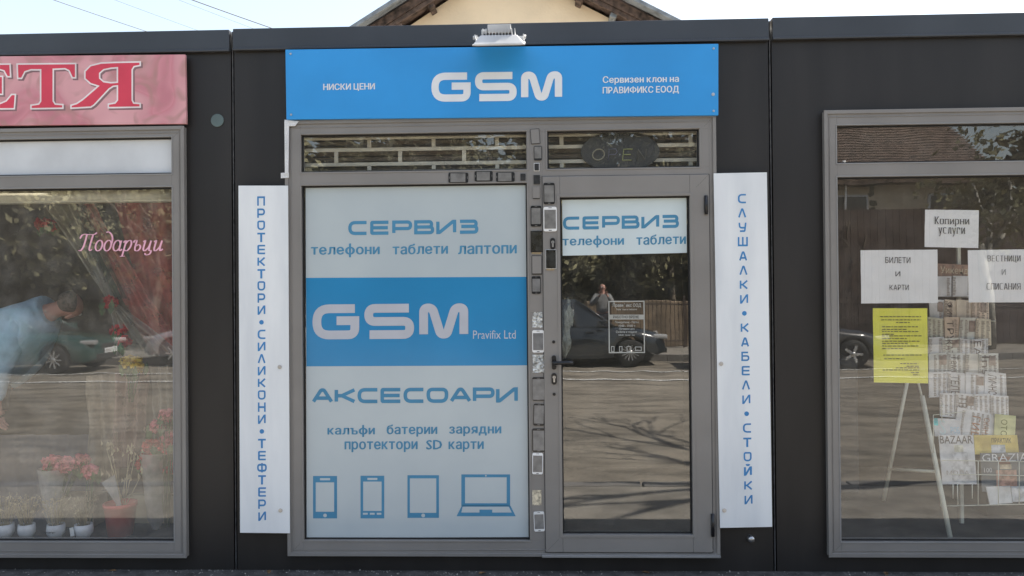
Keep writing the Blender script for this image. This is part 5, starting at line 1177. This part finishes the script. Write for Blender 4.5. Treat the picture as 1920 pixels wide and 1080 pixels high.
for i in range(150):
    x = -6+i*.115
    if pk is None: pk = box('picket', M_iron, (x-.009, x+.009, -17.41, -17.39, -.05, 1.25), f); x0_ = pk.location.copy()
    else: o = pk.copy(); COL.objects.link(o); o.location = x0_+Vector((i*.115, 0, .0)); 
for z in (.1, 1.1): box('rail', M_iron, (-6.1, 11.3, -17.385, -17.365, z, z+.035), f)
for x in range(-6, 12, 2): box('post', M_iron, (x-.03-.06, x+.03-.06, -17.36, -17.3, -.08, 1.35), f)
box('garden_wall', mat('warm_plinth', (.25, .185, .125), .9, var=.25, vscale=2), (1.3, 6.7, -18.2, -17.95, -.08, 1.2), label='low warm brown garden wall behind the iron picket fence', cat='wall', bevel=.02)
M_bw = mat('brown_wall', (.07, .045, .038), .8, var=.15)
x0, x1 = mir(1500, 400, 18.6).x, mir(2050, 400, 18.6).x; zt_ = at(1700, 392, 18.6)[1]
bw = thing('boundary_wall', 'dark red brown board wall in front of the far house', 'wall', ((x0+x1)/2, -18.6, -.08)); k = 0; x = x0
while x < x1: box('board', M_bw, (x, x+.19, -18.62, -18.59, -.08, zt_), bw); x += .2; k += 1
# far house mirrored in the newsagent window
M_tan = mat('tan_render', (.80, .66, .48), .9, var=.06); M_rt = mat('brown_roof_tiles', (.12, .085, .07), .85, var=.3, vscale=4)
a = mir(1500, 330, 24); b_ = mir(1860, 330, 24); ez = at(1700, 326, 24)[1]; rz_ = at(1700, 225, 26.5)[1]
fh = thing('far_house', 'tan house with a brown tiled roof across the street, mirrored in the newsagent window', 'house', ((a.x+b_.x)/2, -27, -.1))
MB().box(a.x-2.2, b_.x-.3, -31, -24, -.1, ez-.2).build('wall', M_tan, fh)
mb = MB(); mb.add([(a.x-3, -23.4, ez-.25), (b_.x+.2, -23.4, ez-.25), (b_.x+.2, -27.5, rz_), (a.x-3, -27.5, rz_), (a.x-3, -31.6, ez-.25), (b_.x+.2, -31.6, ez-.25), (a.x-3, -23.4, ez-.4), (b_.x+.2, -23.4, ez-.4), (b_.x+.2, -31.6, ez-.4), (a.x-3, -31.6, ez-.4)], [(1,0,3,2),(5,2,3,4)[::1],(0,1,7,6),(1,2,5,8,7),(4,3,0,6,9),(5,4,9,8),(6,7,8,9)]); mb.build('roof', M_rt, fh)
for k in range(22):
    u = k/21; y = -23.3-4.1*u; z = ez-.25+(rz_-ez+.25)*u+.02
    MB().tube([(a.x-3, y, z+.015), (b_.x+.2, y, z+.0)], .028, 6).build('tile_course', M_rt, fh)
for px in (1596, 1770):
    w0 = mir(px, 360, 24); wn = box('window', M_ringw, (w0.x-.6, w0.x+.6, -23.999, -23.93, 3.0, ez-.7), fh); box('window_pane', M_scrd, (w0.x-.52, w0.x+.52, -23.928, -23.91, 3.08, ez-.78), wn)
MB().tube([tuple(mir(1583, 300, 23.8)), tuple(mir(1583, 470, 23.8))], .05, 8).build('downpipe', M_ringw, fh)
# bright apartment house behind the camera, mirrored in the film
a = mir(905, 470, 27); b_ = mir(1000, 470, 27)
ah = thing('pale_building', 'pale building between the trees across the street, mirrored in the window film', 'building', ((a.x+b_.x)/2, -31, -.1))
box('wall', mat('pale_render', (.7, .66, .58), .9), (a.x, b_.x+1, -33, -27, -.1, at(950, 480, 27)[1]), ah)
for k in range(2):
    xx = a.x+.5+k*1.2; wn = box('window', M_ringw, (xx-.35, xx+.35, -26.998, -26.95, .8, 2.2), ah); box('window_pane', M_scrd, (xx-.3, xx+.3, -26.948, -26.94, .85, 2.15), wn)
box('roof', M_rt, (a.x-.2, b_.x+1.2, -33.2, -26.8, at(950, 480, 27)[1]+.002, at(950, 480, 27)[1]+.2), ah)

# ------------------------------------------------------------------ cars
M_tyre = mat('tyre', (.02, .02, .02), .8); M_rim = mat('silver_rim', (.6, .6, .6), .3, metal=.6); M_cglass = mat('car_glass', (.02, .025, .03), .05, spec=1.0); M_head = mat('headlight_glass', (.4, .4, .4), .1, spec=1); M_tail = mat('tail_light', (.5, .02, .02), .2)
M_trim = mat('black_trim', (.025, .025, .025), .5)
def car(label, loc, rot, paint, L_=4.1, Hc=1.43, Wd=1.7, spokes=6, hatch=True, name='parked_car', plate='СВ 5163'):
    t = thing(name, label, 'car', (0, 0, 0), 'cars parked along the far kerb'); h = L_/2; wr_ = .31; wx = (h-.78, -h+.72); sp = [
        (-h, .30, .66, .80), (-h+.06, .26, .86, .90), (-h+.35, .2, .90, .97), (-h+1.0, .2, .91, 1.0), (0, .2, .90, 1.0), (.55, .2, .89, 1.0), (h-1.15, .2, .86, .99), (h-.55, .2, .80, .97), (h-.2, .24, .72, .90), (h-.03, .30, .60, .78), (h, .34, .50, .72)]
    mb = MB(); hw = Wd/2; vs = []
    # dense stations so the arches can be cut round the wheels
    xs = sorted(set([s[0] for s in sp]+[w_+wr_*1.18*math.cos(math.pi*k/8) for w_ in wx for k in range(9)]))
    def ev(x):
        for a_, b2 in zip(sp, sp[1:]):
            if a_[0] <= x <= b2[0]: u = (x-a_[0])/(b2[0]-a_[0]); return [a_[i]+(b2[i]-a_[i])*u for i in (1, 2, 3)]
        return sp[-1][1:]
    for x in xs:
        zb_, zt_2, wf = ev(x)
        for w_ in wx:
            dx = abs(x-w_)
            if dx < wr_*1.18: zb_ = max(zb_, wr_+math.sqrt(max(0, (wr_*1.18)**2-dx*dx)))
        W_ = hw*wf; za = max(zb_+.02, .45)
        ring = [(-W_*.97, zb_), (-W_, min(zt_2-.1, za)), (-W_*.985, zt_2-.10), (-W_*.90, zt_2-.01), (-W_*.5, zt_2+.025), (0, zt_2+.035)]
        ring = ring+[(-a_, b2) for a_, b2 in ring[-2::-1]]
        vs += [(x, a_, b2) for a_, b2 in ring]
    n = 11; fs = [(i*n+k, (i+1)*n+k, (i+1)*n+k+1, i*n+k+1) for i in range(len(xs)-1) for k in range(n-1)]+[tuple(range(n)), tuple(range((len(xs)-1)*n+n-1, (len(xs)-1)*n-1, -1))]
    mb.add(vs, fs, smooth=True); mb.build('body', paint, t, origin=(0, 0, 0))
    # cabin: lower ring at belt, upper ring at roof
    bx = (-h+.12 if hatch else -h+.75, h-1.18); rx_ = (-h+.52 if hatch else -h+1.25, h-1.95); bz, rz2 = .90, Hc
    lo = [(bx[0], -hw*.86), (bx[1], -hw*.86), (bx[1]+.1, 0), (bx[1], hw*.86), (bx[0], hw*.86)]; hi = [(rx_[0], -hw*.66), (rx_[1], -hw*.66), (rx_[1]+.05, 0), (rx_[1], hw*.66), (rx_[0], hw*.66)]
    MB().add([(*p, bz) for p in lo]+[(*p, rz2-.05) for p in hi], [(0,1,6,5),(1,2,7,6),(2,3,8,7),(3,4,9,8),(4,0,5,9)]).build('window_glass', M_cglass, t, origin=(0, 0, 0))
    MB().add([(*p, rz2-.05) for p in hi]+[(p[0]*.97, p[1]*.86, rz2) for p in hi], [(0,1,6,5),(1,2,7,6),(2,3,8,7),(3,4,9,8),(4,0,5,9),(5,6,7,8,9)], smooth=False).build('roof', paint, t, origin=(0, 0, 0))
    for s in (-1, 1):
        for a_, b2 in (((bx[1], hw*.865), (rx_[1], hw*.67)), ((.05, hw*.875), (.0, hw*.68)), ((bx[0], hw*.865), (rx_[0], hw*.67)), ((bx[0]+.9, hw*.875), (rx_[0]+.75, hw*.68))):
            MB().tube([(a_[0], s*a_[1], bz), (b2[0], s*b2[1], rz2-.04)], .028, 6).build('pillar', paint, t)
        for w_ in wx:
            wh = MB().lathe([(.19, -.1), (wr_-.03, -.1), (wr_, -.07), (wr_, .07), (wr_-.03, .1), (.19, .1)], (w_, s*(hw-.12), wr_), 'Y', 26).build('wheel', M_tyre, t)
            rb = MB(); yy = s*(hw-.025); rb.lathe([(.2, 0), (.215, s*.004), (.222, 0), (.222, -s*.03)], (w_, yy, wr_), 'Y', 26); rb.lathe([(0, s*.006), (.05, s*.004), (.055, -s*.02)], (w_, yy, wr_), 'Y', 12)
            for k in range(spokes):
                a_ = 2*math.pi*k/spokes; d_ = Vector((math.cos(a_), 0, math.sin(a_))); e_ = Vector((-d_.z, 0, d_.x))
                rb.obox(Vector((w_, yy-s*.008, wr_))+d_*.125, (d_*.085, Vector((0, .008, 0)), e_*(.13/spokes)))
            rb.build('rim', M_rim, wh)
            MB().lathe([(0, 0), (.2, 0)], (w_, s*(hw-.06), wr_), 'Y', 20).build('brake_disc', M_trim, wh)
        MB().obox((h-.17, s*hw*.66, .66), ((.16, -s*.03, 0), (.05, s*.16, 0), (0, 0, .05))).build('headlight', M_head, t, bevel=.03)
        MB().obox((-h+.07, s*hw*.80, .76), ((.07, -s*.02, 0), (.0, s*.09, 0), (0, 0, .12))).build('tail_light', M_tail, t, bevel=.02)
        MB().obox((bx[1]-.25, s*(hw+.06), .98), ((.09, 0, 0), (0, .08, 0), (0, 0, .06))).build('mirror', paint, t, bevel=.02)
        box('sill_trim', M_trim, (-h+1.15, h-1.25, s*(hw*.985)-.012, s*(hw*.985)+.012, .19, .26), t)
        for xx in (-.55, .35): box('door_handle', M_trim, (xx-.09, xx+.09, s*hw-.0-.012, s*hw+.014, .76, .79), t)
    box('bumper', M_trim, (h-.1, h+.03, -hw*.7, hw*.7, .28, .42), t, bevel=.02); box('grille', M_trim, (h-.06, h+.012, -.32, .32, .5, .62), t, bevel=.01); box('bumper', M_trim, (-h-.03, -h+.1, -hw*.75, hw*.75, .3, .46), t, bevel=.02)
    for s in (1, -1):
        pl = box('number_plate', M_ringw, (s*(h+.035)-.004, s*(h+.035)+.004, -.26, .26, .42, .53), t)
        vs_, fs_, _ = font2d(plate, .01); w_ = max(v[0] for v in vs_); MB().add([(s*(h+.0398), s*(v[0]/w_-.5)*.44, .44+v[1]*.09) for v in vs_], fs_).build('lettering', M_ink, pl)
    box('underbody', M_trim, (-h+.3, h-.3, -hw*.8, hw*.8, .2, .5), t)
    t.location = loc; t.rotation_euler = (0, 0, rot); return t
P_green = mat('dark_green_paint', (.008, .05, .042), .25, coat=1); P_dark = mat('dark_blue_grey_paint', (.02, .025, .03), .2, coat=1); P_blk = mat('black_paint', (.015, .015, .017), .2, coat=1); P_sil = mat('silver_paint', (.45, .46, .47), .3, metal=.5, coat=1)
cz = ROADZ+.01
c = mir(1183, 642, 13.3); car('dark grey hatchback across the street, mirrored in the door glass', (c.x-(2.05-.78), -14.15, cz), 0, P_dark, spokes=14, Hc=1.5, plate='СВ 2841')
c = mir(1600, 653, 12.4); car('black car with five spoke wheels, mirrored at the left of the newsagent window', (c.x-(1.85-.78), -13.25, cz), 0, P_blk, L_=3.7, Hc=1.45, spokes=5, plate='СВ 7306')
c = mir(98, 664, 12.4); car('dark green hatchback mirrored in the flower shop window', (c.x-(1.85-.78)+.05, -13.2, cz), 0, P_green, L_=3.7, Hc=1.4, spokes=9, plate='СВ 5163')
c = mir(300, 640, 14); car('silver car parked ahead of the green hatchback', (c.x+1.6, -14.9, cz), math.pi, P_sil, L_=4.2, spokes=7, plate='СВ 9028')
# gravel along the joint at the kiosk foot
mb = MB(); rnd = random.Random(9)
for k in range(2600):
    x = rnd.uniform(-4.2, 3.6); y = -abs(rnd.gauss(0, .05))-.003; s = rnd.uniform(.0015, .006)*(1.8 if rnd.random() < .08 else 1); z = gz(x)
    vs = [(x+s*rnd.uniform(-1, 1), y+s*rnd.uniform(-1, 1), z+s*rnd.uniform(0, 1.2)) for _ in range(5)]; mb.add(vs, [(0,1,2),(0,2,3),(1,2,4),(2,3,4),(0,1,3),(1,3,4)])
mb.build('gravel', mat('pale_grit', (.4, .38, .35), .9, var=.4, vscale=80), kind='stuff', label='thin line of grit along the foot of the kiosks', cat='gravel')
M_dl = mat('dead_leaf', (.22, .13, .06), .8, var=.3, vscale=60)
for i, (px, lab) in enumerate(((210, 'dry brown leaf on the ground below the left shop window'), (505, 'dry brown leaf on the ground below the left vertical board'), (905, 'dry brown leaf on the ground below the middle of the entrance frame'), (1210, 'dry brown leaf on the ground below the door'), (1660, 'dry brown leaf on the ground below the newsagent window'))):
    x = at(px, 1074, -.03)[0]; y = -.03-.008*(i % 3); z = gz(x)+.0055; a = i*1.9; mb = MB(); c_, s_ = math.cos(a), math.sin(a)
    P = [(-.024, 0, 0), (-.01, .010, .005), (.01, .011, .007), (.026, 0, .003), (.01, -.011, .008), (-.01, -.010, .004), (0, 0, .001)]
    P = [(x+p[0]*c_-p[1]*s_, y+p[0]*s_+p[1]*c_, z+p[2]) for p in P]
    mb.add(P, [(0, 6, 1), (1, 6, 2), (2, 6, 3), (3, 6, 4), (4, 6, 5), (5, 6, 0)]).build('dry_leaf', M_dl, label=lab, cat='leaf', group='dry leaves at the foot of the kiosks')
